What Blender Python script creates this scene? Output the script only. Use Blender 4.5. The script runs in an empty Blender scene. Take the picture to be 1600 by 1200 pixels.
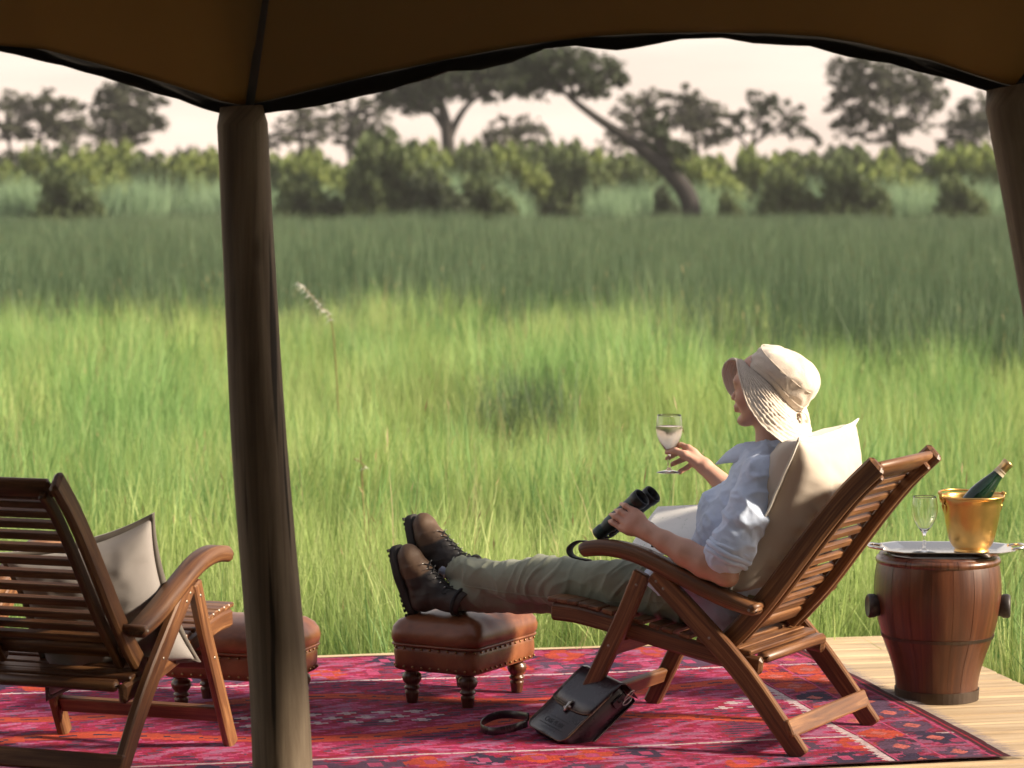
import bpy, bmesh, math, random
import numpy as np
from mathutils import Vector, Matrix, noise

random.seed(7); np.random.seed(7)
R = math.radians
SC = bpy.context.scene
COL = SC.collection

# ------------------------------------------------------------------ camera
CAM_H = 1.6
cam_d = bpy.data.cameras.new('camera'); cam = bpy.data.objects.new('camera', cam_d); COL.objects.link(cam)
cam.location = (0, 0, CAM_H)
PITCH = math.atan(300 / 4400)
cam.rotation_euler = (R(90) - PITCH, 0, 0)
cam_d.sensor_width = 36; cam_d.lens = 99.0; cam_d.clip_start = 0.1; cam_d.clip_end = 6000
cam_d.dof.use_dof = True; cam_d.dof.focus_distance = 8.45; cam_d.dof.aperture_fstop = 4.5
SC.camera = cam
HAZE = .00035

# ------------------------------------------------------------------ world, sun, exposure
SUN_EL, SUN_XY = R(26), Vector((0.985, -0.17)).normalized()
W = bpy.data.worlds.new('World'); SC.world = W; W.use_nodes = True
nt = W.node_tree; nt.nodes.clear()
def wn(t, **k):
    n = nt.nodes.new(t)
    for a, b in k.items(): setattr(n, a, b)
    return n
out = wn('ShaderNodeOutputWorld'); bg = wn('ShaderNodeBackground')
sky = wn('ShaderNodeTexSky', sky_type='NISHITA', sun_disc=False)
sky.sun_elevation = SUN_EL; sky.sun_rotation = math.atan2(SUN_XY.x, SUN_XY.y); sky.dust_density = 2.5; sky.ozone_density = 1.0
tc = wn('ShaderNodeTexCoord'); sep = wn('ShaderNodeSeparateXYZ'); nt.links.new(tc.outputs['Generated'], sep.inputs[0])
# thin warm evening cloud veil: dense low down, thinning towards the zenith, the same all round
veil = wn('ShaderNodeValToRGB'); nt.links.new(sep.outputs['Z'], veil.inputs[0])
cr = veil.color_ramp; cr.elements[0].position = 0.0; cr.elements[0].color = (.90,)*3 + (1,); cr.elements[1].position = .55; cr.elements[1].color = (.22,)*3 + (1,)
vcol = wn('ShaderNodeValToRGB'); nt.links.new(sep.outputs['Z'], vcol.inputs[0])
cr = vcol.color_ramp; cr.elements[0].position = 0.0; cr.elements[0].color = (10.8, 8.5, 7.1, 1); cr.elements[1].position = .12; cr.elements[1].color = (11.9, 10.5, 9.2, 1)
mp = wn('ShaderNodeMapping'); mp.inputs['Scale'].default_value = (3, 3, 22); nt.links.new(tc.outputs['Generated'], mp.inputs[0])
nz = wn('ShaderNodeTexNoise'); nz.inputs['Scale'].default_value = 2.2; nz.inputs['Detail'].default_value = 5; nt.links.new(mp.outputs[0], nz.inputs['Vector'])
mr = wn('ShaderNodeMapRange'); mr.inputs[1].default_value = .3; mr.inputs[2].default_value = .7; mr.inputs[3].default_value = .86; mr.inputs[4].default_value = 1.1; nt.links.new(nz.outputs[0], mr.inputs[0])
vm = wn('ShaderNodeVectorMath', operation='SCALE'); nt.links.new(vcol.outputs[0], vm.inputs[0]); nt.links.new(mr.outputs[0], vm.inputs['Scale'])
mx = wn('ShaderNodeMix', data_type='RGBA'); nt.links.new(veil.outputs[0], mx.inputs[0]); nt.links.new(sky.outputs[0], mx.inputs[6]); nt.links.new(vm.outputs[0], mx.inputs[7])
nt.links.new(mx.outputs[2], bg.inputs[0]); bg.inputs[1].default_value = 0.052; nt.links.new(bg.outputs[0], out.inputs[0])

sun_d = bpy.data.lights.new('sun', 'SUN'); sun = bpy.data.objects.new('sun', sun_d); COL.objects.link(sun)
sun_d.energy = 4.0; sun_d.angle = R(6.0); sun_d.color = (1.0, .85, .66)
sdir = Vector((SUN_XY.x * math.cos(SUN_EL), SUN_XY.y * math.cos(SUN_EL), math.sin(SUN_EL)))
sun.rotation_euler = sdir.to_track_quat('Z', 'Y').to_euler(); sun.location = sdir * 50
SC.view_settings.view_transform = 'Standard'; SC.view_settings.look = 'None'; SC.view_settings.exposure = 1.25; SC.view_settings.gamma = 1.0
SC.view_settings.use_curve_mapping = False
CY = SC.cycles; CY.max_bounces = 7; CY.diffuse_bounces = 2; CY.glossy_bounces = 3; CY.transmission_bounces = 7; CY.transparent_max_bounces = 6; CY.caustics_reflective = False; CY.caustics_refractive = True; CY.use_adaptive_sampling = True; CY.adaptive_threshold = .02; CY.use_denoising = True; CY.sample_clamp_indirect = 6

# ------------------------------------------------------------------ helpers
def s2l(c):
    return tuple((x / 255 / 12.92) if x / 255 <= .04045 else ((x / 255 + .055) / 1.055) ** 2.4 for x in c)
def tag(o, label=None, cat=None, group=None, kind=None):
    if label: o['label'] = label
    if cat: o['category'] = cat
    if group: o['group'] = group
    if kind: o['kind'] = kind
    return o
def empty(name, loc=(0, 0, 0), rz=0, parent=None):
    o = bpy.data.objects.new(name, None); COL.objects.link(o); o.location = loc; o.rotation_euler = (0, 0, rz); o.empty_display_size = .1
    if parent: o.parent = parent
    return o
def obj(name, me, mat=None, parent=None, loc=None, rot=None):
    o = bpy.data.objects.new(name, me); COL.objects.link(o)
    if mat is not None and len(me.materials) == 0:
        for m in (mat if isinstance(mat, (list, tuple)) else [mat]): me.materials.append(m)
    if parent: o.parent = parent
    if loc is not None: o.location = loc
    if rot is not None: o.rotation_euler = rot
    return o
def mesh(verts, faces, smooth=True, uvs=None, mi=None, recalc=False, name='mesh'):
    me = bpy.data.meshes.new(name); me.from_pydata([tuple(map(float, v)) for v in verts], [], faces)
    if uvs is not None:
        l = me.uv_layers.new(name='UVMap'); buf = np.empty(len(me.loops) * 2, np.float32); vi = np.empty(len(me.loops), np.int32)
        me.loops.foreach_get('vertex_index', vi); buf[:] = np.asarray(uvs, np.float32)[vi].ravel(); l.data.foreach_set('uv', buf)
    if mi is not None: me.polygons.foreach_set('material_index', np.asarray(mi, np.int32))
    if recalc:
        bm = bmesh.new(); bm.from_mesh(me); bmesh.ops.recalc_face_normals(bm, faces=bm.faces); bm.to_mesh(me); bm.free()
    me.polygons.foreach_set('use_smooth', np.full(len(me.polygons), smooth, bool)); me.update()
    return me
def fastmesh(V, Q, smooth=True, mi=None):
    """numpy verts + faces all of one size"""
    V = np.asarray(V, np.float32); Q = np.asarray(Q, np.int32); n = Q.shape[1]
    me = bpy.data.meshes.new('mesh'); me.vertices.add(len(V)); me.vertices.foreach_set('co', V.ravel())
    me.loops.add(Q.size); me.loops.foreach_set('vertex_index', Q.ravel())
    me.polygons.add(len(Q)); me.polygons.foreach_set('loop_start', np.arange(0, Q.size, n, dtype=np.int32))
    me.polygons.foreach_set('use_smooth', np.full(len(Q), smooth, bool))
    if mi is not None: me.polygons.foreach_set('material_index', np.asarray(mi, np.int32))
    me.update(calc_edges=True); me.validate()
    return me
class MB:
    """collects pieces into one mesh with uvs along the grain"""
    def __init__(s): s.v = []; s.f = []; s.uv = []; s.m = []; s.mi = 0
    def add(s, v, f, uv=None):
        o = len(s.v); s.v += [tuple(map(float, p)) for p in v]; s.f += [tuple(i + o for i in q) for q in f]
        s.uv += uv if uv is not None else [(p[0], p[1]) for p in v]; s.m += [s.mi] * len(f)
        return s
    def build(s, name, mat, parent=None, smooth=True, recalc=True):
        return obj(name, s.me(smooth, recalc), mat, parent)
    def me(s, smooth=True, recalc=True): return mesh(s.v, s.f, smooth, s.uv, s.m, recalc)
    def rings(s, rings, closed=True, cap=True, u0=0.0):
        n = len(rings[0]); v = []; uv = []; L = u0; prev = None
        for k, r in enumerate(rings):
            c = sum((Vector(p) for p in r), Vector()) / n
            if prev is not None: L += (c - prev).length
            prev = c; acc = 0
            for i, p in enumerate(r):
                v.append(tuple(p)); uv.append((L, acc)); acc += (Vector(r[(i + 1) % n]) - Vector(p)).length
        f = []
        for k in range(len(rings) - 1):
            for i in range(n if closed else n - 1):
                j = (i + 1) % n; f.append((k * n + i, k * n + j, (k + 1) * n + j, (k + 1) * n + i))
        if cap:
            f.append(tuple(range(n - 1, -1, -1))); f.append(tuple((len(rings) - 1) * n + i for i in range(n)))
        return s.add(v, f, uv)
    def sweep(s, pts, lat, w, h, ch=.004, endch=True, hs=None):
        """rectangular timber along pts; lat = width direction; w lateral width; h thickness"""
        pts = [Vector(p) for p in pts]; lat = Vector(lat).normalized(); n = len(pts); rings = []
        for i, p in enumerate(pts):
            t = (pts[min(i + 1, n - 1)] - pts[max(i - 1, 0)]).normalized(); nn = t.cross(lat).normalized()
            hh = (hs[i] if hs else h) / 2; ww = w / 2; c = min(ch, hh * .6, ww * .6)
            def ring(q, k):
                a, b = ww - k, hh - k
                return [q + lat * x + nn * y for x, y in ((a, b - c), (a - c, b), (-a + c, b), (-a, b - c), (-a, -b + c), (-a + c, -b), (a - c, -b), (a, -b + c))]
            if i == 0 and endch: rings.append(ring(p, c)); rings.append(ring(p + t * c, 0))
            elif i == n - 1 and endch: rings.append(ring(p - t * c, 0)); rings.append(ring(p, c))
            else: rings.append(ring(p, 0))
        return s.rings(rings, u0=random.random() * 3)
    def box(s, c, d, ch=.004):
        c = Vector(c); d = list(d); ax = max(range(3), key=lambda i: d[i]); t = Vector((0, 0, 0)); t[ax] = d[ax] / 2
        l = Vector((0, 0, 0)); o = [i for i in range(3) if i != ax]; l[o[0]] = 1
        return s.sweep([c - t, c + t], l, d[o[0]], d[o[1]], ch)
    def tube(s, pts, r, n=8, cap=True):
        pts = [Vector(p) for p in pts]; m = len(pts); rs = r if isinstance(r, (list, tuple)) else [r] * m; rings = []
        a = None
        for i, p in enumerate(pts):
            t = (pts[min(i + 1, m - 1)] - pts[max(i - 1, 0)]).normalized()
            if a is None: a = t.orthogonal().normalized()
            else:
                a = a - t * a.dot(t); a = a.normalized() if a.length > 1e-6 else t.orthogonal().normalized()
            b = t.cross(a)
            rings.append([p + (a * math.cos(2 * math.pi * k / n) + b * math.sin(2 * math.pi * k / n)) * rs[i] for k in range(n)])
        return s.rings(rings, cap=cap, u0=random.random() * 3)
    def lathe(s, prof, n=32, c=(0, 0, 0), a0=0, a1=2 * math.pi, M=None):
        """prof: (r, z) list from bottom to top"""
        full = abs(a1 - a0 - 2 * math.pi) < 1e-6; cols = n if full else n + 1; v = []; uv = []; L = 0
        for k, (r, z) in enumerate(prof):
            if k: L += math.hypot(r - prof[k - 1][0], z - prof[k - 1][1])
            for i in range(cols):
                a = a0 + (a1 - a0) * i / n; p = Vector((r * math.cos(a), r * math.sin(a), z))
                if M is not None: p = M @ p
                v.append((p.x + c[0], p.y + c[1], p.z + c[2])); uv.append((L, a * .2))
        f = []
        for k in range(len(prof) - 1):
            for i in range(n):
                j = (i + 1) % cols; f.append((k * cols + i, k * cols + j, (k + 1) * cols + j, (k + 1) * cols + i))
        return s.add(v, f, uv)
    def ball(s, c, r, n=10, m=6, sc=(1, 1, 1)):
        return s.lathe([(max(1e-4, r * sc[0] * math.sin(math.pi * k / m)), -r * sc[2] * math.cos(math.pi * k / m)) for k in range(m + 1)], n, c)
def spline(pts, n):
    """Catmull-Rom through points (tuples of any size)"""
    P = [np.array(p, float) for p in pts]; P = [2 * P[0] - P[1]] + P + [2 * P[-1] - P[-2]]; o = []
    for i in range(1, len(P) - 2):
        for k in range(n):
            t = k / n; a, b, c, d = P[i - 1:i + 3]
            o.append(.5 * (2 * b + (c - a) * t + (2 * a - 5 * b + 4 * c - d) * t * t + (3 * b - a - 3 * c + d) * t ** 3))
    o.append(P[-2]); return o
def copy_tree(o, parent=None):
    c = o.copy(); COL.objects.link(c); c.parent = parent
    for ch in list(o.children): copy_tree(ch, c)
    return c
def at(px, py, Y):
    """point at depth Y on the line of sight through a pixel of the 1600 x 1200 photograph"""
    x = (px - 800) / 4400; y = -(py - 600) / 4400; c, s = math.cos(PITCH), math.sin(PITCH)
    d = Vector((x, c + y * s, -s + y * c)); return Vector((0, 0, CAM_H)) + d * (Y / d.y)

# ------------------------------------------------------------------ signed-distance modelling (organic shapes)
class SDF:
    def __init__(s, lo, hi, h):
        s.h = h; s.lo = np.array(lo, np.float32); s.n = [int((hi[i] - lo[i]) / h) + 2 for i in range(3)]
        s.F = np.full(s.n, 1.0, np.float32)
    def _sub(s, lo, hi):
        a = [max(0, int((lo[i] - s.lo[i]) / s.h)) for i in range(3)]; b = [min(s.n[i], int((hi[i] - s.lo[i]) / s.h) + 2) for i in range(3)]
        sl = tuple(slice(a[i], b[i]) for i in range(3))
        g = [np.arange(a[i], b[i], dtype=np.float32) * s.h + s.lo[i] for i in range(3)]
        return sl, g[0][:, None, None], g[1][None, :, None], g[2][None, None, :]
    def _put(s, sl, d, k, sub):
        A = s.F[sl]
        if sub:
            d = -d
            s.F[sl] = np.maximum(A, d) + (np.maximum(k - np.abs(A - d), 0) ** 2 / (4 * k) if k > 0 else 0)
        else:
            s.F[sl] = np.minimum(A, d) - (np.maximum(k - np.abs(A - d), 0) ** 2 / (4 * k) if k > 0 else 0)
    def cone(s, a, ra, b, rb, k=.015, ysc=1.0, sub=False):
        a = np.array(a, np.float32); b = np.array(b, np.float32); r = max(ra, rb) / min(ysc, 1) + k + 3 * s.h
        sl, X, Y, Z = s._sub(np.minimum(a, b) - r, np.maximum(a, b) + r)
        sc = np.array([1, ysc, 1], np.float32); A = a * sc; B = b * sc; D = B - A; L = float(D @ D) + 1e-9
        px, py, pz = X - A[0], Y * ysc - A[1], Z - A[2]
        t = np.clip((px * D[0] + py * D[1] + pz * D[2]) / L, 0, 1)
        d = np.sqrt((px - t * D[0]) ** 2 + (py - t * D[1]) ** 2 + (pz - t * D[2]) ** 2) - (ra + (rb - ra) * t)
        s._put(sl, d.astype(np.float32), k, sub); return s
    def ell(s, c, r, k=.015, rot=None, sub=False):
        R_ = max(r) + k + 3 * s.h; c = np.array(c, np.float32); sl, X, Y, Z = s._sub(c - R_, c + R_)
        x, y, z = X - c[0], Y - c[1], Z - c[2]
        if rot is not None:
            M = rot.transposed(); x, y, z = (M[0][0] * x + M[0][1] * y + M[0][2] * z, M[1][0] * x + M[1][1] * y + M[1][2] * z, M[2][0] * x + M[2][1] * y + M[2][2] * z)
        k0 = np.sqrt((x / r[0]) ** 2 + (y / r[1]) ** 2 + (z / r[2]) ** 2); k1 = np.sqrt((x / r[0] ** 2) ** 2 + (y / r[1] ** 2) ** 2 + (z / r[2] ** 2) ** 2) + 1e-6
        s._put(sl, (k0 * (k0 - 1) / k1).astype(np.float32), k, sub); return s
    def chain(s, pts, k=.01, ysc=1.0):
        for (a, ra), (b, rb) in zip(pts[:-1], pts[1:]): s.cone(a, ra, b, rb, k, ysc)
        return s
    def mesh(s):
        """surface nets"""
        F = s.F; ins = F < 0; c = ins[:-1, :-1, :-1]; any_ = np.zeros_like(c); all_ = np.ones_like(c)
        n0, n1, n2 = F.shape
        offs = [(i, j, k) for i in (0, 1) for j in (0, 1) for k in (0, 1)]
        for i, j, k in offs:
            q = ins[i:n0 - 1 + i, j:n1 - 1 + j, k:n2 - 1 + k]; any_ |= q; all_ &= q
        cells = np.argwhere(any_ & ~all_); idx = np.full(c.shape, -1, np.int32); idx[tuple(cells.T)] = np.arange(len(cells))
        P = np.zeros((len(cells), 3), np.float32); N = np.zeros(len(cells), np.float32)
        for o in offs:
            for ax in range(3):
                if o[ax]: continue
                o2 = list(o); o2[ax] = 1
                fa = F[tuple((cells + o).T)]; fb = F[tuple((cells + o2).T)]; m = (fa < 0) != (fb < 0)
                t = np.where(m, fa / np.where(m, fa - fb, 1), 0); p = np.tile(np.array(o, np.float32), (len(cells), 1)); p[:, ax] += t
                P += p * m[:, None]; N += m
        P = (P / np.maximum(N, 1)[:, None] + cells) * s.h + s.lo
        Q = []
        for ax in range(3):
            b, d = [(1, 2), (2, 0), (0, 1)][ax]
            sa = [slice(None)] * 3; sb = [slice(None)] * 3; sa[ax] = slice(0, -1); sb[ax] = slice(1, None)
            ch = np.argwhere(ins[tuple(sa)] != ins[tuple(sb)])
            ch = ch[(ch[:, b] > 0) & (ch[:, d] > 0) & (ch[:, b] < F.shape[b] - 1) & (ch[:, d] < F.shape[d] - 1)]
            def cell(db, dd):
                q = ch.copy(); q[:, b] -= db; q[:, d] -= dd; return idx[tuple(q.T)]
            quad = np.stack([cell(1, 1), cell(0, 1), cell(0, 0), cell(1, 0)], 1); flip = ~ins[tuple(ch.T)]
            quad[flip] = quad[flip][:, ::-1]; Q.append(quad)
        Q = np.concatenate(Q); Q = Q[(Q >= 0).all(1)]
        return P, Q
def vnormals(P, Q):
    n = np.cross(P[Q[:, 2]] - P[Q[:, 0]], P[Q[:, 3]] - P[Q[:, 1]]); N = np.zeros_like(P)
    for i in range(4): np.add.at(N, Q[:, i], n)
    return N / (np.linalg.norm(N, axis=1, keepdims=True) + 1e-9)
def relax(P, Q, it):
    for _ in range(it):
        S = np.zeros_like(P); C = np.zeros(len(P), np.float32)
        for i in range(4):
            np.add.at(S, Q[:, i], P[Q[:, (i + 1) % 4]] + P[Q[:, i - 1]]); np.add.at(C, Q[:, i], 2)
        P = P * .4 + .6 * S / np.maximum(C, 1)[:, None]
    return P
def nz3(p, s, o=0.0): return noise.noise(Vector((p[0] * s[0] + o, p[1] * s[1] + o * 1.7, p[2] * s[2] - o)))
def vcol(me, cols, name='Col'):
    a = me.color_attributes.new(name, 'FLOAT_COLOR', 'POINT'); c = np.ones((len(me.vertices), 4), np.float32); c[:, :3] = cols; a.data.foreach_set('color', c.ravel())

# ------------------------------------------------------------------ materials
MATS = {}
class NT:
    def __init__(s, name):
        s.m = bpy.data.materials.new(name); s.m.use_nodes = True; s.t = s.m.node_tree; s.b = s.t.nodes['Principled BSDF']; MATS[name] = s.m
    def n(s, t, **k):
        x = s.t.nodes.new(t)
        for a, b in k.items():
            if a.startswith('i_'):
                key = a[2:]; x.inputs[int(key) if key.isdigit() else key].default_value = b
            else: setattr(x, a, b)
        return x
    def l(s, a, b): s.t.links.new(a, b)
    def coord(s, which='Object', scale=(1, 1, 1)):
        c = s.n('ShaderNodeTexCoord'); m = s.n('ShaderNodeMapping'); m.inputs['Scale'].default_value = scale; s.l(c.outputs[which], m.inputs[0]); return m.outputs[0]
    def noise(s, vec, scale, detail=4, rough=.55, dist=0):
        x = s.n('ShaderNodeTexNoise', i_Scale=scale, i_Detail=detail, i_Roughness=rough, i_Distortion=dist)
        if vec is not None: s.l(vec, x.inputs['Vector'])
        return x.outputs[0]
    def ramp(s, fac, stops):
        x = s.n('ShaderNodeValToRGB'); s.l(fac, x.inputs[0]); e = x.color_ramp.elements
        while len(e) < len(stops): e.new(.5)
        for q, (p, c) in zip(e, stops): q.position = p; q.color = tuple(c) + (1,) if len(c) == 3 else c
        return x.outputs[0]
    def mix(s, fac, a, b, mode='MIX'):
        x = s.n('ShaderNodeMix', data_type='RGBA', blend_type=mode)
        for i, v in ((0, fac), (6, a), (7, b)):
            if hasattr(v, 'is_linked') or isinstance(v, bpy.types.NodeSocket): s.l(v, x.inputs[i])
            else: x.inputs[i].default_value = v if i == 0 else (tuple(v) + (1,) if len(v) == 3 else v)
        return x.outputs[2]
    def math(s, op, a, b=0.0):
        x = s.n('ShaderNodeMath', operation=op)
        for i, v in ((0, a), (1, b)):
            if isinstance(v, bpy.types.NodeSocket): s.l(v, x.inputs[i])
            else: x.inputs[i].default_value = v
        return x.outputs[0]
    def bump(s, h, strength=.3, dist=.002):
        x = s.n('ShaderNodeBump', i_Strength=strength, i_Distance=dist); s.l(h, x.inputs['Height']); s.l(x.outputs[0], s.b.inputs['Normal']); return x
    def base(s, v):
        if isinstance(v, bpy.types.NodeSocket): s.l(v, s.b.inputs['Base Color'])
        else: s.b.inputs['Base Color'].default_value = tuple(v) + (1,)
        return s
    def set(s, **k):
        for a, v in k.items():
            q = s.b.inputs[a.replace('_', ' ')]
            if isinstance(v, bpy.types.NodeSocket): s.l(v, q)
            else: q.default_value = v
        return s
def wood(name, dark, mid, light, rough=.45, scale=1.0, coat=0.0, spots=0.0, objrand=.25, bump=.25, uv=True, cracks=0):
    m = NT(name); v = m.coord('UV' if uv else 'Object', (3 * scale, 55 * scale, 55 * scale))
    oi = m.n('ShaderNodeObjectInfo'); add = m.n('ShaderNodeVectorMath', operation='ADD'); m.l(v, add.inputs[0])
    cmb = m.n('ShaderNodeCombineXYZ'); rr = m.math('MULTIPLY', oi.outputs['Random'], 37.0); m.l(rr, cmb.inputs[0]); m.l(rr, cmb.inputs[1]); m.l(cmb.outputs[0], add.inputs[1])
    g = m.noise(add.outputs[0], 1.0, 6, .65, .6); c = m.ramp(g, [(.28, dark), (.5, mid), (.75, light)])
    big = m.noise(m.coord('Object', (1, 1, 1)), 6.0, 4, .6); c = m.mix(m.math('MULTIPLY', big, .55), c, tuple(x * .45 for x in mid), 'MIX') if spots else c
    if cracks:
        v2 = m.coord('UV', (1.1, 26, 1)); a2 = m.n('ShaderNodeVectorMath', operation='ADD'); m.l(v2, a2.inputs[0]); m.l(cmb.outputs[0], a2.inputs[1]); ck = m.ramp(m.noise(a2.outputs[0], 1.0, 3, .5, .3), [(.34, (1, 1, 1)), (.40, (0, 0, 0))]); c = m.mix(m.math('MULTIPLY', ck, cracks), c, tuple(x * .25 for x in dark))
        vk = m.n('ShaderNodeTexVoronoi', i_Scale=1.0); m.l(m.coord('UV', (3.0, 9, 1)), vk.inputs['Vector']); kn = m.ramp(vk.outputs['Distance'], [(.06, (1, 1, 1)), (.16, (0, 0, 0))]); c = m.mix(m.math('MULTIPLY', kn, .7), c, dark)
    hs = m.n('ShaderNodeHueSaturation'); m.l(c, hs.inputs['Color']); m.l(m.math('ADD', m.math('MULTIPLY', oi.outputs['Random'], objrand), 1 - objrand / 2), hs.inputs['Value'])
    m.base(hs.outputs[0]); r = m.math('ADD', m.math('MULTIPLY', g, .25), rough - .12); m.set(Roughness=r)
    if coat: m.set(Coat_Weight=coat, Coat_Roughness=.25)
    m.bump(g, bump, .0015); return m.m
TEAK = wood('teak', (.045, .015, .008), (.165, .066, .024), (.42, .21, .08), .46, coat=.08, spots=1)
DECKW = wood('deck_pine', (.34, .23, .12), (.56, .41, .25), (.70, .55, .36), .6, .5, objrand=.35)
BARRELW = wood('barrel_wood', (.045, .014, .007), (.105, .031, .011), (.19, .065, .022), .38, .5, coat=.25, spots=1)
POSTW = wood('post_wood', (.07, .046, .028), (.27, .20, .135), (.52, .42, .30), .8, .35, spots=1, objrand=.1, bump=.8, cracks=.9)
IRONP = NT('plug_dark').base((.028, .022, .020)).set(Roughness=.5).m
LEGW = wood('turned_wood', (.02, .008, .004), (.09, .03, .012), (.18, .07, .03), .3, coat=.4)
BARK = NT('bark').base((.032, .028, .026)).set(Roughness=.95).m

def fabric(name, col, weave=900, rough=.85, var=.15, sheen=.2, bump=.25, wr=0):
    m = NT(name); o = m.coord('Object'); n1 = m.noise(o, 9, 5, .6); n2 = m.noise(o, weave, 2, .5)
    c = m.mix(n1, tuple(x * (1 - var) for x in col), tuple(min(1, x * (1 + var)) for x in col)); m.base(c).set(Roughness=rough, Sheen_Weight=sheen)
    h = m.math('ADD', m.math('MULTIPLY', n2, .3), m.math('MULTIPLY', m.noise(o, 26, 5, .6, .8), wr)); m.bump(h, bump, .004 if wr else .0008); return m.m
SHIRT = fabric('shirt_linen', (.64, .74, .95), 700, .85, .06, .25, .5, .9)
TROUSER = fabric('trouser_cotton', (.235, .255, .19), 800, .88, .14, .15, .5, .8)
CUSH = fabric('cushion_linen', (.56, .48, .40), 600, .9, .07, .3, .35, .4)
CUSHB = fabric('cushion_grey_linen', (.27, .245, .23), 600, .85, .10, .3, .35, .4)
PIPING = fabric('cushion_piping', (.80, .77, .70), 900, .9, .05)
PIPINGD = fabric('cushion_edge_dark', (.16, .14, .12), 900, .9, .1)
HATM = fabric('hat_cotton', (.72, .62, .52), 900, .9, .05, .3, .6, 1.0)
RIBBON = fabric('hat_ribbon', (.70, .58, .46), 900, .9, .05)
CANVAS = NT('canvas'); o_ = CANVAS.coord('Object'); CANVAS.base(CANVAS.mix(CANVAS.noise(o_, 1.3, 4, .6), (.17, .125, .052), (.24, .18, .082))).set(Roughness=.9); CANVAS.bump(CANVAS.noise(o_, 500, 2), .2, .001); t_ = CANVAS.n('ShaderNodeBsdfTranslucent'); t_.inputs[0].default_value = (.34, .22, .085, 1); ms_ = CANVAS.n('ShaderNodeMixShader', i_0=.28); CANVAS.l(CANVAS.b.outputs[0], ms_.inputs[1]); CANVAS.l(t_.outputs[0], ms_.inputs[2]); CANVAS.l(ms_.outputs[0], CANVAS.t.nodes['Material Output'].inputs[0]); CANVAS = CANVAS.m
HEM = fabric('canvas_hem', (.010, .007, .005), 600, .95, .1)
def leather(name, a, b, rough=.33, scale=7, coat=.2):
    m = NT(name); o = m.coord('Object'); n1 = m.noise(o, scale, 6, .65, .4); m.base(m.ramp(n1, [(.3, a), (.7, b)]))
    vo = m.n('ShaderNodeTexVoronoi', i_Scale=260.0); m.l(o, vo.inputs['Vector'])
    m.set(Roughness=m.math('ADD', m.math('MULTIPLY', n1, .3), rough - .14), Coat_Weight=coat, Coat_Roughness=.3); m.bump(m.math('ADD', m.math('MULTIPLY', vo.outputs[0], .5), n1), .2, .0012); return m.m
OTTL = leather('ottoman_leather', (.10, .028, .012), (.30, .11, .042), .36)
BAGL = leather('bag_leather', (.014, .008, .013), (.034, .022, .031), .27, 9, .45)
BAGE = leather('bag_edge', (.10, .055, .025), (.16, .09, .04), .5, 9)
BOOTM = NT('boot_leather'); at_ = BOOTM.n('ShaderNodeVertexColor', layer_name='Col'); n_ = BOOTM.noise(BOOTM.coord('Object'), 40, 6, .7); BOOTM.base(BOOTM.mix(n_, at_.outputs[0], BOOTM.mix(.55, at_.outputs[0], (.02, .012, .008)), 'MIX')).set(Roughness=.62); BOOTM.bump(n_, .3, .003); BOOTM = BOOTM.m
RUBBER = NT('boot_rubber').base((.018, .016, .015)).set(Roughness=.8).m
LACE = NT('boot_lace').base((.012, .012, .014)).set(Roughness=.8).m
def metal(name, col, rough=.25, var=0.0):
    m = NT(name); m.set(Metallic=1.0); o = m.coord('Object'); n1 = m.noise(o, 14, 5, .65)
    m.base(m.mix(n1, tuple(c * (1 - var) for c in col), tuple(min(1, c * (1 + var)) for c in col))); m.set(Roughness=m.math('ADD', m.math('MULTIPLY', n1, .22), rough - .1)); m.bump(m.noise(o, 45, 3), .08, .004); return m.m
BOLT = metal('bolt_steel', (.30, .27, .23), .5)
BRASS = metal('brass', (.74, .44, .14), .30, .22); SILVER = metal('silver', (.80, .77, .72), .22, .06); STEEL = metal('steel', (.6, .58, .55), .3); NAIL = metal('brass_nail', (.35, .22, .10), .4); IRON = metal('iron_hoop', (.10, .075, .06), .5, .2)
GLASS = NT('glass').base((1, 1, 1)).set(Roughness=.0, IOR=1.45, Transmission_Weight=1.0).m
WINE = NT('wine').base((.97, .86, .72)).set(Roughness=.05, IOR=1.33, Transmission_Weight=.72).m
BOTTLE = NT('bottle_glass').base((.012, .045, .022)).set(Roughness=.06, IOR=1.5, Transmission_Weight=.35, Coat_Weight=.5).m
FOIL = metal('bottle_foil', (.72, .50, .24), .3, .1); PAPERL = NT('bottle_band').base((.62, .52, .38)).set(Roughness=.6).m
BINO = NT('binocular_rubber'); BINO.base((.016, .042, .042)).set(Roughness=.42); BINO.bump(BINO.noise(BINO.coord('Object'), 400, 2), .2, .0006); BINO = BINO.m
BLACKP = NT('black_plastic').base((.010, .011, .013)).set(Roughness=.35).m
LENS = NT('lens_glass').base((.01, .015, .03)).set(Roughness=.05, Coat_Weight=1.0).m
WEBBING = fabric('black_webbing', (.012, .014, .022), 900, .8, .1)
PAPER = NT('paper'); o_ = PAPER.coord('UV'); n_ = PAPER.noise(o_, 9, 5, .7); n2_ = PAPER.noise(o_, 60, 4, .7)
PAPER.base(PAPER.mix(PAPER.math('MULTIPLY', PAPER.math('GREATER_THAN', n_, .60), PAPER.math('GREATER_THAN', n2_, .52)), (.84, .83, .80), (.46, .52, .44))).set(Roughness=.7); PAPER = PAPER.m
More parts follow.
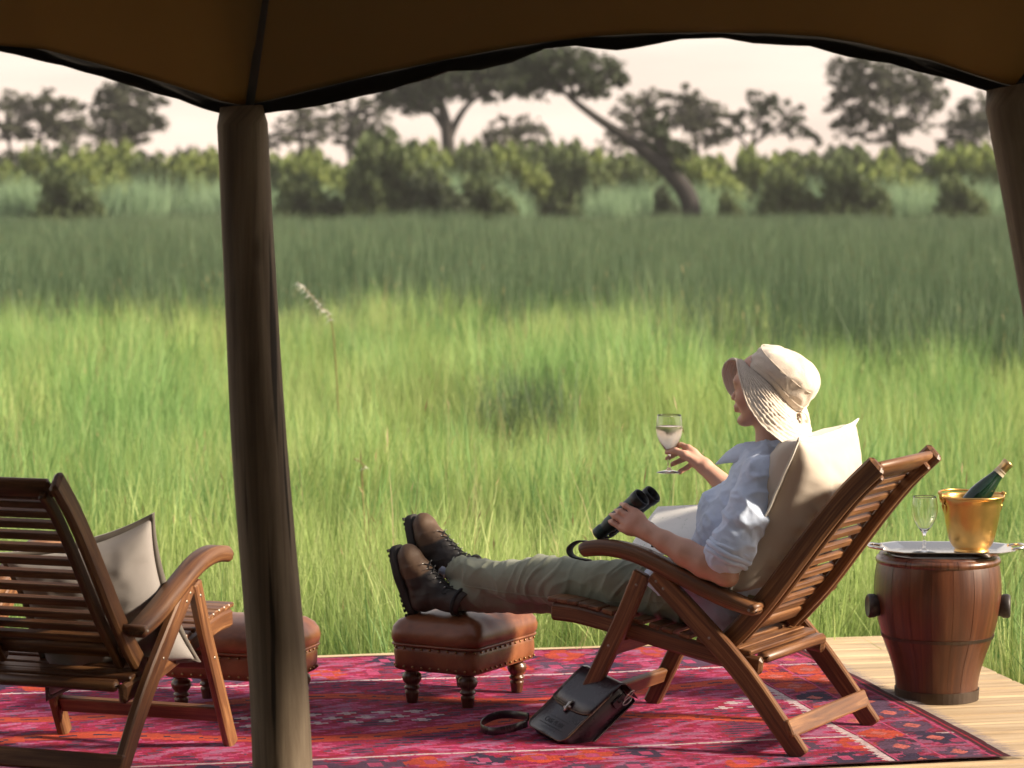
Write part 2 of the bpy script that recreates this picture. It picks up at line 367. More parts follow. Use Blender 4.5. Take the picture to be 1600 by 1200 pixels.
SKIN = NT('skin'); a_ = SKIN.n('ShaderNodeVertexColor', layer_name='Col'); n_ = SKIN.noise(SKIN.coord('Object'), 55, 5, .65); SKIN.base(SKIN.mix(.22, a_.outputs[0], SKIN.mix(n_, (.40, .17, .12), (.80, .52, .40)), 'MIX')).set(Roughness=.48, Subsurface_Weight=.12, Subsurface_Scale=.008); SKIN.b.inputs['Subsurface Radius'].default_value = (1, .35, .2); SKIN.bump(SKIN.noise(SKIN.coord('Object'), 320, 3), .15, .0008); SKIN = SKIN.m
HAIR = NT('hair').base((.05, .026, .012)).set(Roughness=.6).m
INK = NT('embossed_ink').base((.006, .004, .006)).set(Roughness=.6).m
THREAD = NT('thread').base((.55, .47, .40)).set(Roughness=.8).m
def leafmat(name, a, b, c, trans=.35, rough=.6, wscale=.35):
    m = NT(name); oi = m.n('ShaderNodeObjectInfo'); geo = m.n('ShaderNodeNewGeometry'); n1 = m.noise(geo.outputs['Position'], wscale, 4, .6)
    ri = m.n('ShaderNodeAttribute', attribute_name='rnd'); rnd = m.math('ADD', m.math('MULTIPLY', oi.outputs['Random'], .35), m.math('MULTIPLY', ri.outputs['Fac'], .65))
    f = m.math('ADD', m.math('MULTIPLY', m.math('SUBTRACT', rnd, .08), .75), m.math('MULTIPLY', m.math('SUBTRACT', n1, .25), .9)); col = m.ramp(f, [(.12, a), (.5, b), (.88, c)])
    m.base(col).set(Roughness=rough); m.b.inputs['Specular IOR Level'].default_value = .25
    tr = m.n('ShaderNodeBsdfTranslucent'); m.l(col, tr.inputs[0]); ms = m.n('ShaderNodeMixShader', i_0=trans); m.l(m.b.outputs[0], ms.inputs[1]); m.l(tr.outputs[0], ms.inputs[2])
    m.l(ms.outputs[0], m.t.nodes['Material Output'].inputs[0]); return m.m
GRASSM = leafmat('grass_bright', (.18, .27, .075), (.36, .48, .15), (.61, .68, .30), .45, .55, .22)
GRASSB = leafmat('grass_blue', (.10, .21, .065), (.22, .38, .12), (.40, .56, .22), .42, .55, .30)
GRASSH = leafmat('grass_seed', (.26, .19, .08), (.34, .27, .13), (.42, .36, .20), .3)
SEDGE = leafmat('sedge', (.046, .086, .046), (.090, .145, .074), (.165, .228, .115), .3, .6, .12)
SEDGEH = leafmat('sedge_seed', (.11, .075, .045), (.15, .11, .06), (.22, .19, .08), .3)
REED = leafmat('reed', (.14, .22, .13), (.22, .33, .19), (.32, .44, .25), .3, .6, .15)
LEAF_D = leafmat('leaf_dark', (.028, .040, .022), (.046, .064, .034), (.075, .095, .048), .3)
LEAF_G = leafmat('leaf_grey', (.062, .072, .048), (.092, .10, .066), (.13, .135, .088), .35)
LEAF_Y = leafmat('leaf_yellow', (.10, .145, .045), (.18, .235, .070), (.28, .33, .10), .4)
LEAF_M = leafmat('leaf_mid', (.055, .080, .035), (.095, .13, .052), (.15, .19, .075), .35)
PLUME = NT('plume').base((.80, .78, .72)).set(Roughness=.8).m
GROUNDM = NT('ground_soil'); g_ = GROUNDM.n('ShaderNodeNewGeometry'); GROUNDM.base(GROUNDM.ramp(GROUNDM.noise(g_.outputs['Position'], .3, 6, .65), [(.3, (.035, .045, .018)), (.7, (.08, .10, .035))])).set(Roughness=1.0); GROUNDM = GROUNDM.m

# ================================================================== SETTING
GZ = -0.45
me = mesh([(-3000, -200, GZ), (3000, -200, GZ), (3000, 5000, GZ), (-3000, 5000, GZ)], [(0, 1, 2, 3)], False)
tag(obj('ground', me, GROUNDM), kind='structure')

# deck: frame (u along the planks, v across), turned 12 degrees
DA = R(12); DU = Vector((math.cos(DA), math.sin(DA), 0)); DV = Vector((-math.sin(DA), math.cos(DA), 0))
UR, VB = 3.53, 9.61
deck = tag(empty('deck', (0, 0, 0), DA), 'pale pine plank deck under the chairs', kind='structure')
pw, gap = .140, .017; PL = [.0, .006, -.008, .004]
plank_me = []
for k in range(3):
    b = MB(); L = 6.0; n = 14
    b.sweep([(-L + L * i / n, 0, -.016 + (random.uniform(-.0012, .0012) if 0 < i < n else 0)) for i in range(n + 1)], (0, 1, 0), pw - gap, 0.032, .007)
    plank_me.append(b.me(False))
for i in range(48):
    o = obj('plank', plank_me[i % 3], DECKW, deck, (UR + random.uniform(-.006, .004), VB - pw * (i + .5), random.uniform(-.0015, .0)))
b = MB(); b.box((UR - 3.0, VB - .012, -.11), (5.96, .022, .14)); b.build('fascia_board', DECKW, deck, False)
b = MB(); b.box((UR - .03, VB - 3.4, -.11), (.022, 6.6, .14)); b.build('fascia_board', DECKW, deck, False)
for u in (3.3, 1.5, -.4, -2.2):
    for v in (9.3, 6.5): b = MB(); b.box((u, v, -.26), (.10, .10, .45)); b.build('support_stump', POSTW, deck, False)

b = MB(); b.add([(-3.4, 1.2, .004), (UR + .6, 1.2, .004), (UR + .6, 7.15, .004), (-3.4, 7.15, .004)], [(0, 1, 2, 3)]); g_ = b.build('tent_groundsheet', fabric('groundsheet', (.030, .024, .018), 300, .9), None, False, False); g_.rotation_euler.z = DA; tag(g_, kind='structure')  # dark sheet added out of view to cut light bounced off the deck
# rug: woven cells
def build_rug():
    u0, u1, v0, v1 = -.45, 3.02, 7.395, 9.485
    nu, nv = 520, 232
    U = np.linspace(u0, u1, nu + 1); V = np.linspace(v0, v1, nv + 1)
    uc = (U[:-1] + U[1:]) / 2; vc = (V[:-1] + V[1:]) / 2; UU, VV = np.meshgrid(uc, vc, indexing='ij')
    rs = np.random.RandomState(3)
    C = {k: np.array(s2l(c)) for k, c in dict(pink=(214, 84, 132), mag=(184, 36, 92), crim=(176, 30, 62), org=(224, 84, 52), navy=(46, 46, 78), grey=(98, 74, 104), lil=(196, 118, 160), white=(236, 214, 218), mar=(74, 30, 40), sal=(224, 120, 112)).items()}
    A = u1 - UU
    row = np.floor((VV - v0) / .018).astype(int)
    rowr = rs.rand(400)[row]; colr = rs.rand(60, 400)
    base = np.zeros(UU.shape + (3,)); base[:] = C['mag']
    # ragged dashes: each row is a drifting copy of the one below
    nr = row.max() + 1; L = 700; k1 = np.exp(-.5 * (np.arange(-12, 13) / 3.2) ** 2); k1 /= k1.sum(); prev = None; rows_ = []
    for r in range(nr):
        fresh = np.convolve(rs.randn(L + 24), k1, 'valid'); fresh /= fresh.std(); cur = fresh if prev is None else .74 * np.roll(prev, rs.choice([-5, 4, 5])) + .67 * fresh; cur /= cur.std(); rows_.append(cur); prev = cur
    rows_ = np.array(rows_); val = rows_[row, np.clip(((UU - u0) / (u1 - u0) * (L - 1)).astype(int), 0, L - 1)]
    lvl = .25 * np.sin(VV * 21) + .2 * np.sin(UU * 5 + VV * 9)
    val = val + lvl
    for lo, hi, c in ((-9, -1.25, 'navy'), (-1.25, -.62, 'grey'), (-.62, -.05, 'crim'), (-.05, .55, 'mag'), (.55, 1.25, 'pink'), (1.25, 9, 'lil')): base[(val >= lo) & (val < hi)] = C[c]
    odd = (row % 2 == 1) & (val < -.62); base[odd] = base[odd] * .35 + C['mag'] * .65
    tri = lambda x: np.abs((x % 1) * 2 - 1)
    st = lambda x, q: np.floor(x / q) * q
    # hexagon bands
    for sgn, cen in ((1, 8.39), (-1, 8.39)):
        band = cen + sgn * (.14 + .20 * np.clip(1.45 * tri(st(UU, .03) / 1.5 + .22) - .2, 0, 1))
        d = np.abs(VV - band); m = d < .042; base[m] = C['org']; base[m & (d < .008) & (np.floor(UU / .05) % 2 == 0)] = C['navy']
        base[(d >= .042) & (d < .055)] = C['crim']
    # little crosses inside
    for cu in np.arange(-.3, 2.7, .105):
        for k, cv in enumerate((8.29, 8.36, 8.43)):
            if (tri((cu) / 1.5 + .22) > .55) and rs.rand() < .75:
                c2 = cu + (k % 2) * .05; m = ((np.abs(UU - c2) < .030) & (np.abs(VV - cv) < .010)) | ((np.abs(UU - c2) < .011) & (np.abs(VV - cv) < .022)); base[m] = C['white']
    # outer bands with hooked blocks
    for lo, hi in ((9.02, 9.485), (7.395, 7.745)):
        m0 = (VV > lo) & (VV < hi); q = (VV - lo) / (hi - lo)
        bi = np.floor(UU / .155 + (q > .5) * .5).astype(int) % 60; inner = np.abs((UU / .155 + (q > .5) * .5) % 1 - .5); qq = np.abs((q * 2) % 1 - .5)
        m = m0 & (inner + st(qq, .08) * .8 + .10 * val < .40); r_ = colr[bi, (q > .5).astype(int) + (10 if lo > 9 else 0)]
        base[m & (r_ < .4)] = C['navy']; base[m & (r_ >= .4) & (r_ < .6)] = C['org']; base[m & (r_ >= .6) & (r_ < .8)] = C['grey']
        base[m & (inner < .12) & (qq < .16)] = C['pink']
    for v in (9.0, 7.765): m = np.abs(VV - v - .008 * (tri(UU / .036) - .5)) < .0085; base[m] = C['white']
    for v in (9.245, 7.58): m = np.abs(VV - v) < .006; base[m] = C['crim']
    # end panel
    e = A < .345; base[e] = base[e] * .72 + C['mar'] * .28
    cv = VV / .20; ci = np.floor(cv + np.where(A > .19, .5, 0)).astype(int); inn = np.abs((cv + np.where(A > .19, .5, 0)) % 1 - .5); aa = np.abs(((A - .05) / .14) % 1 - .5)
    m = e & (A > .05) & (A < .33) & (inn + st(aa, .09) + .10 * val < .50); r_ = colr[ci % 60, 20 + (A > .19)]
    for lo, hi, c in ((0, .3, 'navy'), (.3, .55, 'org'), (.55, .75, 'pink'), (.75, 1, 'grey')): base[m & (r_ >= lo) & (r_ < hi)] = C[c]
    base[m & (inn + aa < .2)] = C['sal']; base[e & (A > .05) & ((row % 3) == 0) & (rs.rand(*UU.shape) < .5)] *= .62
    for a in (.05, .19, .33): base[np.abs(A - a) < .004] = C['pink']
    base[A < .042] = C['mar']; base[(A < .026) & (A > .018)] = C['crim']
    m = (A > .338) & (A < .356 + .022 * tri(VV / .042)); base[m] = C['white']
    base[(VV > v1 - .02) | (VV < v0 + .02)] = C['mar']
    base *= (.80 + .4 * rs.rand(400)[row])[..., None]; base *= (.82 + .36 * rs.rand(*UU.shape))[..., None]
    base *= .74
    zz = np.array([[.0085 + .0045 * noise.noise(Vector((u * 2.0, v * 3.4, 0))) + .0016 * noise.noise(Vector((u * 9, v * 9, 4))) for v in V[::4]] for u in U[::4]])
    ui = np.clip(np.arange(nu + 1) / 4, 0, zz.shape[0] - 1.001); vi = np.clip(np.arange(nv + 1) / 4, 0, zz.shape[1] - 1.001)
    a, b_ = ui.astype(int), vi.astype(int); fa = (ui - a)[:, None]; fb = (vi - b_)[None]
    Z = zz[a][:, b_] * (1 - fa) * (1 - fb) + zz[a + 1][:, b_] * fa * (1 - fb) + zz[a][:, b_ + 1] * (1 - fa) * fb + zz[a + 1][:, b_ + 1] * fa * fb
    wob = np.array([.006 * noise.noise(Vector((v * 2.1, 7, 0))) for v in V])
    P = np.zeros((nu + 1, nv + 1, 3), np.float32); P[..., 0] = U[:, None] + wob[None] * (U[:, None] > u1 - .5); P[..., 1] = V[None]; P[..., 2] = Z
    I = np.arange((nu + 1) * (nv + 1)).reshape(nu + 1, nv + 1); Q = np.stack([I[:-1, :-1], I[1:, :-1], I[1:, 1:], I[:-1, 1:]], -1).reshape(-1, 4)
    me = fastmesh(P.reshape(-1, 3), Q, True)
    ca = me.color_attributes.new('Col', 'FLOAT_COLOR', 'CORNER'); c4 = np.ones((len(Q), 4, 4), np.float32); c4[..., :3] = base.reshape(-1, 1, 3); ca.data.foreach_set('color', c4.ravel())
    m = NT('rug_wool'); a = m.n('ShaderNodeVertexColor', layer_name='Col'); o = m.coord('Object', (1, 1, 1)); n1 = m.noise(m.coord('Object', (160, 420, 1)), 1, 3, .6); n2 = m.noise(o, 3.5, 5, .6)
    c = m.mix(.8, a.outputs[0], m.ramp(n1, [(.25, (.45,) * 3), (.7, (1.25,) * 3)]), 'MULTIPLY'); c = m.mix(m.math('MULTIPLY', n2, .35), c, (.16, .07, .09), 'MIX')
    m.base(c).set(Roughness=.95); m.b.inputs['Specular IOR Level'].default_value = .15; m.bump(n1, .8, .004)
    root = tag(empty('rug', (0, 0, 0), DA), 'pink and red patterned kilim rug covering the deck', 'rug')
    obj('woven_field', me, m.m, root)
    f = MB(); rs2 = random.Random(5)
    for k in range(430):
        v = v0 + (v1 - v0) * (k + rs2.random() * .6) / 430; L = rs2.uniform(.035, .075); dv = rs2.uniform(-.018, .012); z = .004
        w = .0018; x0 = u1 - .004; f.add([(x0, v - w, z + .004), (x0, v + w, z + .004), (x0 + L * .6, v + dv * .5 + w, z + .003), (x0 + L * .6, v + dv * .5 - w, z + .003), (x0 + L, v + dv, .0025)], [(0, 1, 2, 3), (3, 2, 4)])
    fr = f.build('fringe', fabric('fringe_wool', (.16, .11, .115), 600, .95, .3), root, False, False); fr['kind'] = 'stuff'
    root.location.z = .002
build_rug()

# tent: awning over the deck with its hem, unseen tent walls, sides extended forward to cut fill light
LP_Y = 7.0
def px2x(px): return (px - 800) / 4400 * LP_Y
hem_lo = [(-1300, 60), (-700, 165), (-560, 150), (-250, 40), (0, 78), (100, 102), (200, 131), (300, 162), (350, 178), (380, 184), (412, 178), (500, 165), (600, 143), (650, 128), (700, 111), (750, 109), (800, 97), (850, 76), (900, 71), (960, 78), (1025, 69), (1062, 60), (1130, 57), (1175, 67), (1262, 72), (1325, 89), (1387, 99), (1450, 116), (1512, 133), (1545, 144), (1600, 150), (1660, 140), (1750, 112), (1900, 80), (2300, 40), (2700, 60), (3050, 150), (3100, 150), (3300, 90)]
hem_hi = [(-1300, 40), (-700, 130), (-560, 115), (-250, 20), (0, 69), (75, 76), (175, 103), (275, 132), (350, 157), (380, 163), (410, 158), (500, 136), (600, 112), (700, 91), (800, 72), (862, 63), (930, 55), (1000, 51), (1100, 49), (1200, 51), (1280, 56), (1340, 66), (1450, 92), (1525, 117), (1570, 131), (1600, 133), (1660, 120), (1750, 88), (1900, 55), (2300, 15), (2700, 35), (3050, 130), (3100, 130), (3300, 70)]
def interp(tab, x): return float(np.interp(x, [a for a, _ in tab], [b for _, b in tab]))
def zof(py): return at(800, py, LP_Y).z
pxs = np.arange(-1300, 3301, 12.5)  # canvas widened rightward out of view so it shades the left post
tent = tag(empty('safari_tent', (0, LP_Y, 1.8)), 'brown canvas tent awning with dark wavy hem overhead', 'awning')
TO = Vector((0, LP_Y, 1.8))
Ys = [0, .03, .08, .15, .25, .4, .6, .9, 1.3, 1.8, 2.4, 3.2, 4.2, 5.4, 6.8, 8.6]
V = []
for j, dy in enumerate(Ys):
    for px in pxs:
        e = zof(interp(hem_hi, px)); ridge = 2.02; bl = min(1, dy / 2.2); bl = bl * bl * (3 - 2 * bl)
        rise = .50 * dy if dy < 2.2 else 1.1 + .06 * (dy - 2.2)
        x = px2x(px); sag = (.012 * noise.noise(Vector((x * 3, dy * 3, 0))) + .03 * noise.noise(Vector((x * 1.1, dy * .9, 3)))) * min(1, dy * 1.5)
        V.append((x, -dy, e * (1 - bl) + ridge * bl + rise + sag - 1.8))
n = len(pxs); F = [(j * n + i, j * n + i + 1, (j + 1) * n + i + 1, (j + 1) * n + i) for j in range(len(Ys) - 1) for i in range(n - 1)]
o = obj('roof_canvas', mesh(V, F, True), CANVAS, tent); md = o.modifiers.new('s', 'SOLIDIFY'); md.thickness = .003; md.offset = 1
# hem: double strip hanging from the edge
V = []
for k, f_ in enumerate((0, .25, .5, .75, 1.0)):
    for px in pxs:
        hi, lo = zof(interp(hem_hi, px)) + .004, zof(interp(hem_lo, px)); lo += .003 * noise.noise(Vector((px * .02, 0, 1)))
        V.append((px2x(px), .006 + .012 * noise.noise(Vector((px * .012, k * .5, 9))) * f_, hi + (lo - hi) * f_ - 1.8))
F = [(j * n + i, j * n + i + 1, (j + 1) * n + i + 1, (j + 1) * n + i) for j in range(4) for i in range(n - 1)]
o = obj('hem', mesh(V, F, True), HEM, tent); md = o.modifiers.new('s', 'SOLIDIFY'); md.thickness = .008; md.offset = 0
# seams over the posts
for px0, px1 in ((392, 432), (1588, 1640)):
    pts = []
    for dy in Ys[:9]:
        px = px0 + (px1 - px0) * min(1.5, dy / .25); x = px2x(px0 + (px1 - px0) * min(3, dy / .35))
        j = min(range(len(pxs)), key=lambda i: abs(px2x(pxs[i]) - x)); jj = Ys.index(dy)
        e = zof(interp(hem_hi, pxs[j])); bl = min(1, dy / 2.2); bl = bl * bl * (3 - 2 * bl); rise = .50 * dy
        pts.append((x, -dy, e * (1 - bl) + 2.02 * bl + rise - 1.8 - .004))
    b = MB(); b.sweep(pts, (1, 0, 0), .022, .006, .001); b.build('seam', HEM, tent)
def wall(name, a, b_, h0, h1, n=24):
    V = []; a = Vector(a); b_ = Vector(b_)
    for k in range(n + 1):
        p = a.lerp(b_, k / n); w = .04 * math.sin(k * 1.9)
        nrm = (b_ - a).cross(Vector((0, 0, 1))).normalized() * w; h = h0 + (h1 - h0) * k / n
        V += [tuple(p + nrm - TO), tuple(p + nrm * .3 + Vector((0, 0, h)) - TO)]
    o = obj(name, mesh(V, [(2 * k, 2 * k + 2, 2 * k + 3, 2 * k + 1) for k in range(n)], True), CANVAS, tent); md = o.modifiers.new('s', 'SOLIDIFY'); md.thickness = .003
xl, xr = px2x(-1300), px2x(3300)
wall('back_wall', (xl, -1.55, 0), (xr, -1.55, 0), 3.3, 3.3)
wall('side_wall', (xl, -1.55, 0), (xl, 6.7, 0), 3.2, 2.3)  # unseen sides drawn forward to darken faces turned to the camera
wall('side_wall', (xr, -1.55, 0), (xr, 5.6, 0), 3.2, 2.6)

def post(label, top, bot, r0, r1, seed):
    top = Vector(top); bot = Vector(bot); d = top - bot; rings = []; n = 40; m = 28
    a = Vector((1, 0, 0)); a = (a - d.normalized() * a.dot(d.normalized())).normalized(); c = d.normalized().cross(a)
    for k in range(n + 1):
        t = k / n; p = bot + d * t + Vector((.010 * noise.noise(Vector((t * 2.5, seed, 0))), .01 * noise.noise(Vector((t * 2.5, seed, 5))), 0)); rg = []
        for i in range(m):
            an = 2 * math.pi * i / m; r = r0 + (r1 - r0) * t
            r *= 1 + .035 * noise.noise(Vector((math.cos(an) * 1.4, math.sin(an) * 1.4, t * 3 + seed))) + .012 * noise.noise(Vector((math.cos(an) * 6, math.sin(an) * 6, t * 5 + seed)))
            for ca, cz, cl, dp in ((4.05, .62, .10, .05), (5.1, .80, .05, .10), (5.0, .47, .12, .05), (4.3, .30, .16, .06), (4.4, .95, .08, .05), (5.3, .22, .10, .06)):
                da = abs((an - ca - seed * .1 + math.pi) % (2 * math.pi) - math.pi); 
                if da < .24 and abs(t - cz) < cl: r *= 1 - dp * (1 - da / .24) * (1 - abs(t - cz) / cl)
            if t > .985: r *= 1 - (t - .985) / .015 * .16
            rg.append(p - bot + (a * math.cos(an) + c * math.sin(an)) * r)
        rings.append(rg)
    b = MB(); b.rings(rings); o = b.build('tent_post', POSTW); o.location = bot; tag(o, label, 'post', 'rough timber posts holding up the awning')
tl = at(374, 166, LP_Y); bl_ = at(440, 1200, LP_Y); dd = (bl_ - tl); bl_ = tl + dd * ((tl.z + .0) / (tl.z - bl_.z))
post('thick weathered round timber post left of the woman, in front of the leather stool', tl, bl_, .077, .062, 1.0)
tr_ = at(1578, 134, LP_Y); br_ = at(1578 + 65, 134 + 345, LP_Y); dd = (br_ - tr_); br_ = tr_ + dd * (tr_.z / (tr_.z - br_.z))
post('slanting round timber post at the right edge under the awning', tr_, br_, .078, .068, 3.0)

# ------------------------------------------------------------------ grass (uncountable: points with tufts on them)
def tuft(name, n, h0, h1, spread, w, lean, mats, seedheads=0.0, segs=3, droop=.5):
    V = []; F = []; mi = []; rnd = []
    for _ in range(n):
        a = random.uniform(0, 2 * math.pi); r = spread * math.sqrt(random.random()); p = Vector((r * math.cos(a), r * math.sin(a), 0)); h = random.uniform(h0, h1)
        d = random.uniform(0, 2 * math.pi); ln = lean * random.random() ** 1.3 * h; dv = Vector((math.cos(d), math.sin(d), 0)); fa = random.uniform(0, math.pi); sd = Vector((math.cos(fa), math.sin(fa), 0)); q = random.random()
        o = len(V); ww = w * random.choice((.6, .8, 1.0, 1.3, 1.9))
        for k in range(segs + 1):
            t = k / segs; c = p + dv * ln * t ** 2 + Vector((0, 0, h * (t - droop * .25 * t ** 4 * ln / h * 2)))
            if k < segs: wd = ww * (1 - .75 * t); V += [c - sd * wd / 2, c + sd * wd / 2]; rnd += [q, q]
            else: V.append(c); rnd.append(q)
        for k in range(segs - 1): F.append((o + 2 * k, o + 2 * k + 1, o + 2 * k + 3, o + 2 * k + 2)); mi.append(0)
        F.append((o + 2 * segs - 2, o + 2 * segs - 1, o + 2 * segs)); mi.append(0)
        if random.random() < seedheads:
            tip = V[-1]; o = len(V); hl = random.uniform(.03, .07); hw = .0028
            V += [tip, tip + dv * .01 + Vector((0, 0, hl * .5)) + sd * hw, tip + dv * .02 + Vector((0, 0, hl)), tip + dv * .01 + Vector((0, 0, hl * .5)) - sd * hw]; rnd += [q] * 4; F.append((o, o + 1, o + 2, o + 3)); mi.append(1)
    me = mesh(V, F, False, mi=mi); a = me.attributes.new('rnd', 'FLOAT', 'POINT'); a.data.foreach_set('value', np.array(rnd, np.float32))
    for m in mats: me.materials.append(m)
    return bpy.data.objects.new(name, me)
def scatter(name, label, cat, pts, tufts, scl, tilt=.12, pick=None):
    c = bpy.data.collections.new(name + '_kinds')
    for i_, t in enumerate(tufts): t.name = name + '_%02d' % i_; c.objects.link(t)
    P = np.array(pts, np.float32); me = bpy.data.meshes.new(name); me.vertices.add(len(P)); me.vertices.foreach_set('co', P.ravel())
    rs = np.random.RandomState(len(P)); rot = np.stack([rs.normal(0, tilt, len(P)), rs.normal(0, tilt, len(P)), rs.uniform(0, 6.283, len(P))], 1).astype(np.float32)
    a = me.attributes.new('rot', 'FLOAT_VECTOR', 'POINT'); a.data.foreach_set('vector', rot.ravel())
    a = me.attributes.new('scl', 'FLOAT', 'POINT'); a.data.foreach_set('value', np.asarray(scl, np.float32))
    a = me.attributes.new('pick', 'INT', 'POINT'); a.data.foreach_set('value', rs.randint(0, len(tufts), len(P)).astype(np.int32) if pick is None else np.asarray(pick, np.int32))
    o = bpy.data.objects.new(name, me); COL.objects.link(o)
    g = bpy.data.node_groups.new(name, 'GeometryNodeTree'); g.interface.new_socket('Geometry', in_out='INPUT', socket_type='NodeSocketGeometry'); g.interface.new_socket('Geometry', in_out='OUTPUT', socket_type='NodeSocketGeometry')
    N = g.nodes.new; gi = N('NodeGroupInput'); go = N('NodeGroupOutput'); ip = N('GeometryNodeInstanceOnPoints'); ci = N('GeometryNodeCollectionInfo'); ci.inputs[0].default_value = c
    ci.inputs['Separate Children'].default_value = True; ci.inputs['Reset Children'].default_value = True; ip.inputs['Pick Instance'].default_value = True
    def na(nm, ty):
        x = N('GeometryNodeInputNamedAttribute'); x.data_type = ty; x.inputs['Name'].default_value = nm; return next(s for s in x.outputs if s.enabled and s.name == 'Attribute')
    L = g.links.new; L(gi.outputs[0], ip.inputs['Points']); L(ci.outputs[0], ip.inputs['Instance']); L(na('pick', 'INT'), ip.inputs['Instance Index'])
    e2r = N('FunctionNodeEulerToRotation'); L(na('rot', 'FLOAT_VECTOR'), e2r.inputs[0]); L(e2r.outputs[0], ip.inputs['Rotation']); L(na('scl', 'FLOAT'), ip.inputs['Scale']); L(ip.outputs[0], go.inputs[0])
    o.modifiers.new('scatter', 'NODES').node_group = g
    return tag(o, label, cat, kind='stuff')
def dup_kind(t): return bpy.data.objects.new('kind', t.data)
def in_deck(x, y, m=.05):
    u = x * DU.x + y * DU.y; v = x * DV.x + y * DV.y; return u < UR + m and v < VB + m
def field(y0, y1, dens0, dens1, keep=lambda x, y: True, margin=1.2, k=.235):
    P = []; n = int((y1 - y0) * 2 * (k * (y0 + y1) / 2 + margin) * max(dens0, dens1) * 1.15)
    for _ in range(n):
        y = random.uniform(y0, y1); hw = k * y + margin; x = random.uniform(-1, 1) * (k * y1 + margin)
        if abs(x) > hw: continue
        d = dens0 + (dens1 - dens0) * (y - y0) / (y1 - y0)
        if random.random() * max(dens0, dens1) > d or in_deck(x, y) or not keep(x, y): continue
        P.append((x, y, GZ))
    return P
def sedge_line(x, y):
    """where the dark tall sedge begins, ragged"""
    u = x / max(y, 1)
    return 31 + 6.5 * noise.noise(Vector((x * .22, 1.3, 0))) + 4.0 * noise.noise(Vector((x * .9, y * .15, 0))) - (6.0 if u > .075 else 6 * max(0, (u - .03) / .045) if u > .03 else 0) + (4 if u < -.1 else 0)
tA = [tuft('grass_tuft', 34, .42, .78, .12, .0055, .42, [GRASSM, GRASSH], .012, 4) for _ in range(4)] + [tuft('grass_tuft', 20, .35, .72, .10, .0060, .80, [GRASSM, GRASSH], .008, 5, .9) for _ in range(3)]
tB = [tuft('grass_tuft', 36, .45, .86, .12, .0060, .34, [GRASSB, GRASSH], .006, 4) for _ in range(4)] + [tuft('grass_tuft', 18, .30, .62, .12, .0070, .95, [GRASSB, GRASSH], 0, 5, .9) for _ in range(3)]
tC = [tuft('grass_tuft', 12, .55, .95, .14, .0032, .30, [GRASSH, GRASSH], .5, 4) for _ in range(2)]
def pick_grass(p):
    f = noise.noise(Vector((p[0] * .55, p[1] * .30, 3))) + .6 * noise.noise(Vector((p[0] * 1.7, p[1] * 1.1, 9))) + random.gauss(0, .22)
    return random.randint(14, 15) if random.random() < .035 + .05 * max(0, noise.noise(Vector((p[0] * .4, p[1] * .4, 7)))) else (random.randint(0, 6) if f < .12 else random.randint(7, 13))
tS = [tuft('sedge_tuft', 46, .75, 1.22, .30, .012, .22, [SEDGE, SEDGEH], .07, 3) for _ in range(5)]
P = field(9.2, 18, 95, 60); S = [random.uniform(.7, 1.15) * (1 + .45 * noise.noise(Vector((p[0] * .6, p[1] * .5, 0)))) for p in P]
scatter('meadow_grass', 'tall bright green grass growing beyond the deck', 'grass', P, tA + tB + tC, S, .14, [pick_grass(p) for p in P])
def keepb(x, y): return y < sedge_line(x, y) + random.gauss(1, 3)
P = field(18, 42, 44, 26, keepb); S = [random.uniform(.8, 1.3) * (1 + .5 * noise.noise(Vector((p[0] * .45, p[1] * .25, 0)))) for p in P]
scatter('meadow_grass', 'paler tall grass in the middle of the marsh, below the dark sedge', 'grass', P, [dup_kind(t) for t in tA + tB + tC], S, .13, [pick_grass(p) for p in P])
def keeps(x, y): return y > sedge_line(x, y) + random.gauss(-1, 2.5)
P = field(24, 62, 9, 6, keeps) + field(62, 128, 4.2, 2.6); S = [random.uniform(.75, 1.2) * (1 + .25 * noise.noise(Vector((p[0] * .15, p[1] * .08, 2)))) for p in P]
scatter('marsh_sedge', 'dark grey green sedge with brown tips across the far marsh', 'sedge', P, tS, S, .08)
# one dark clump standing in the bright grass, one pale plume stem
c0 = at(815, 600, 19.5)
o = tuft('sedge_clump', 420, .62, .98, .42, .009, .35, [SEDGE, SEDGEH], .15, 4); COL.objects.link(o); o.location = (c0.x, 19.5, GZ)
tag(o, 'dark green sedge clump standing alone in the bright grass', 'sedge clump')
def plume(px, py, Y, bx, by, label, n=170, r=.05):
    tip = at(px, py, Y); root = at(bx, by, Y); base = Vector((root.x + .05, Y, GZ)); pl = empty('plume_grass', base)
    path = [Vector(p) for p in spline([tuple(base - base), tuple(root - base), tuple((root * .45 + tip * .55) - base + Vector((.03, 0, .02))), tuple(tip - base)], 8)]
    b = MB(); b.tube(path, [.0045 - .002 * i / len(path) for i in range(len(path))], 5); b.build('stem', GRASSH, pl)
    b = MB(); 
    for i in range(n):
        t = random.uniform(.42, 1); k = min(len(path) - 2, int(t * (len(path) - 1))); p = path[k].lerp(path[k + 1], random.random()); d = Vector((random.uniform(-1, 1), random.uniform(-1, 1), random.uniform(-.9, .3))) * r * random.uniform(.3, 1); s = Vector((random.uniform(-1, 1), random.uniform(-1, 1), 0)).normalized() * .004
        b.add([p - s, p + s, p + d], [(0, 1, 2)])
    h = b.build('plume', PLUME, pl, False, False); h['kind'] = 'stuff'; tag(pl, label, 'grass stem')
plume(466, 441, 16, 522, 535, 'white feathery grass plume bending left beside the tent post')
plume(553, 716, 13, 566, 760, 'short white seed stem low in the bright grass', 24, .03)

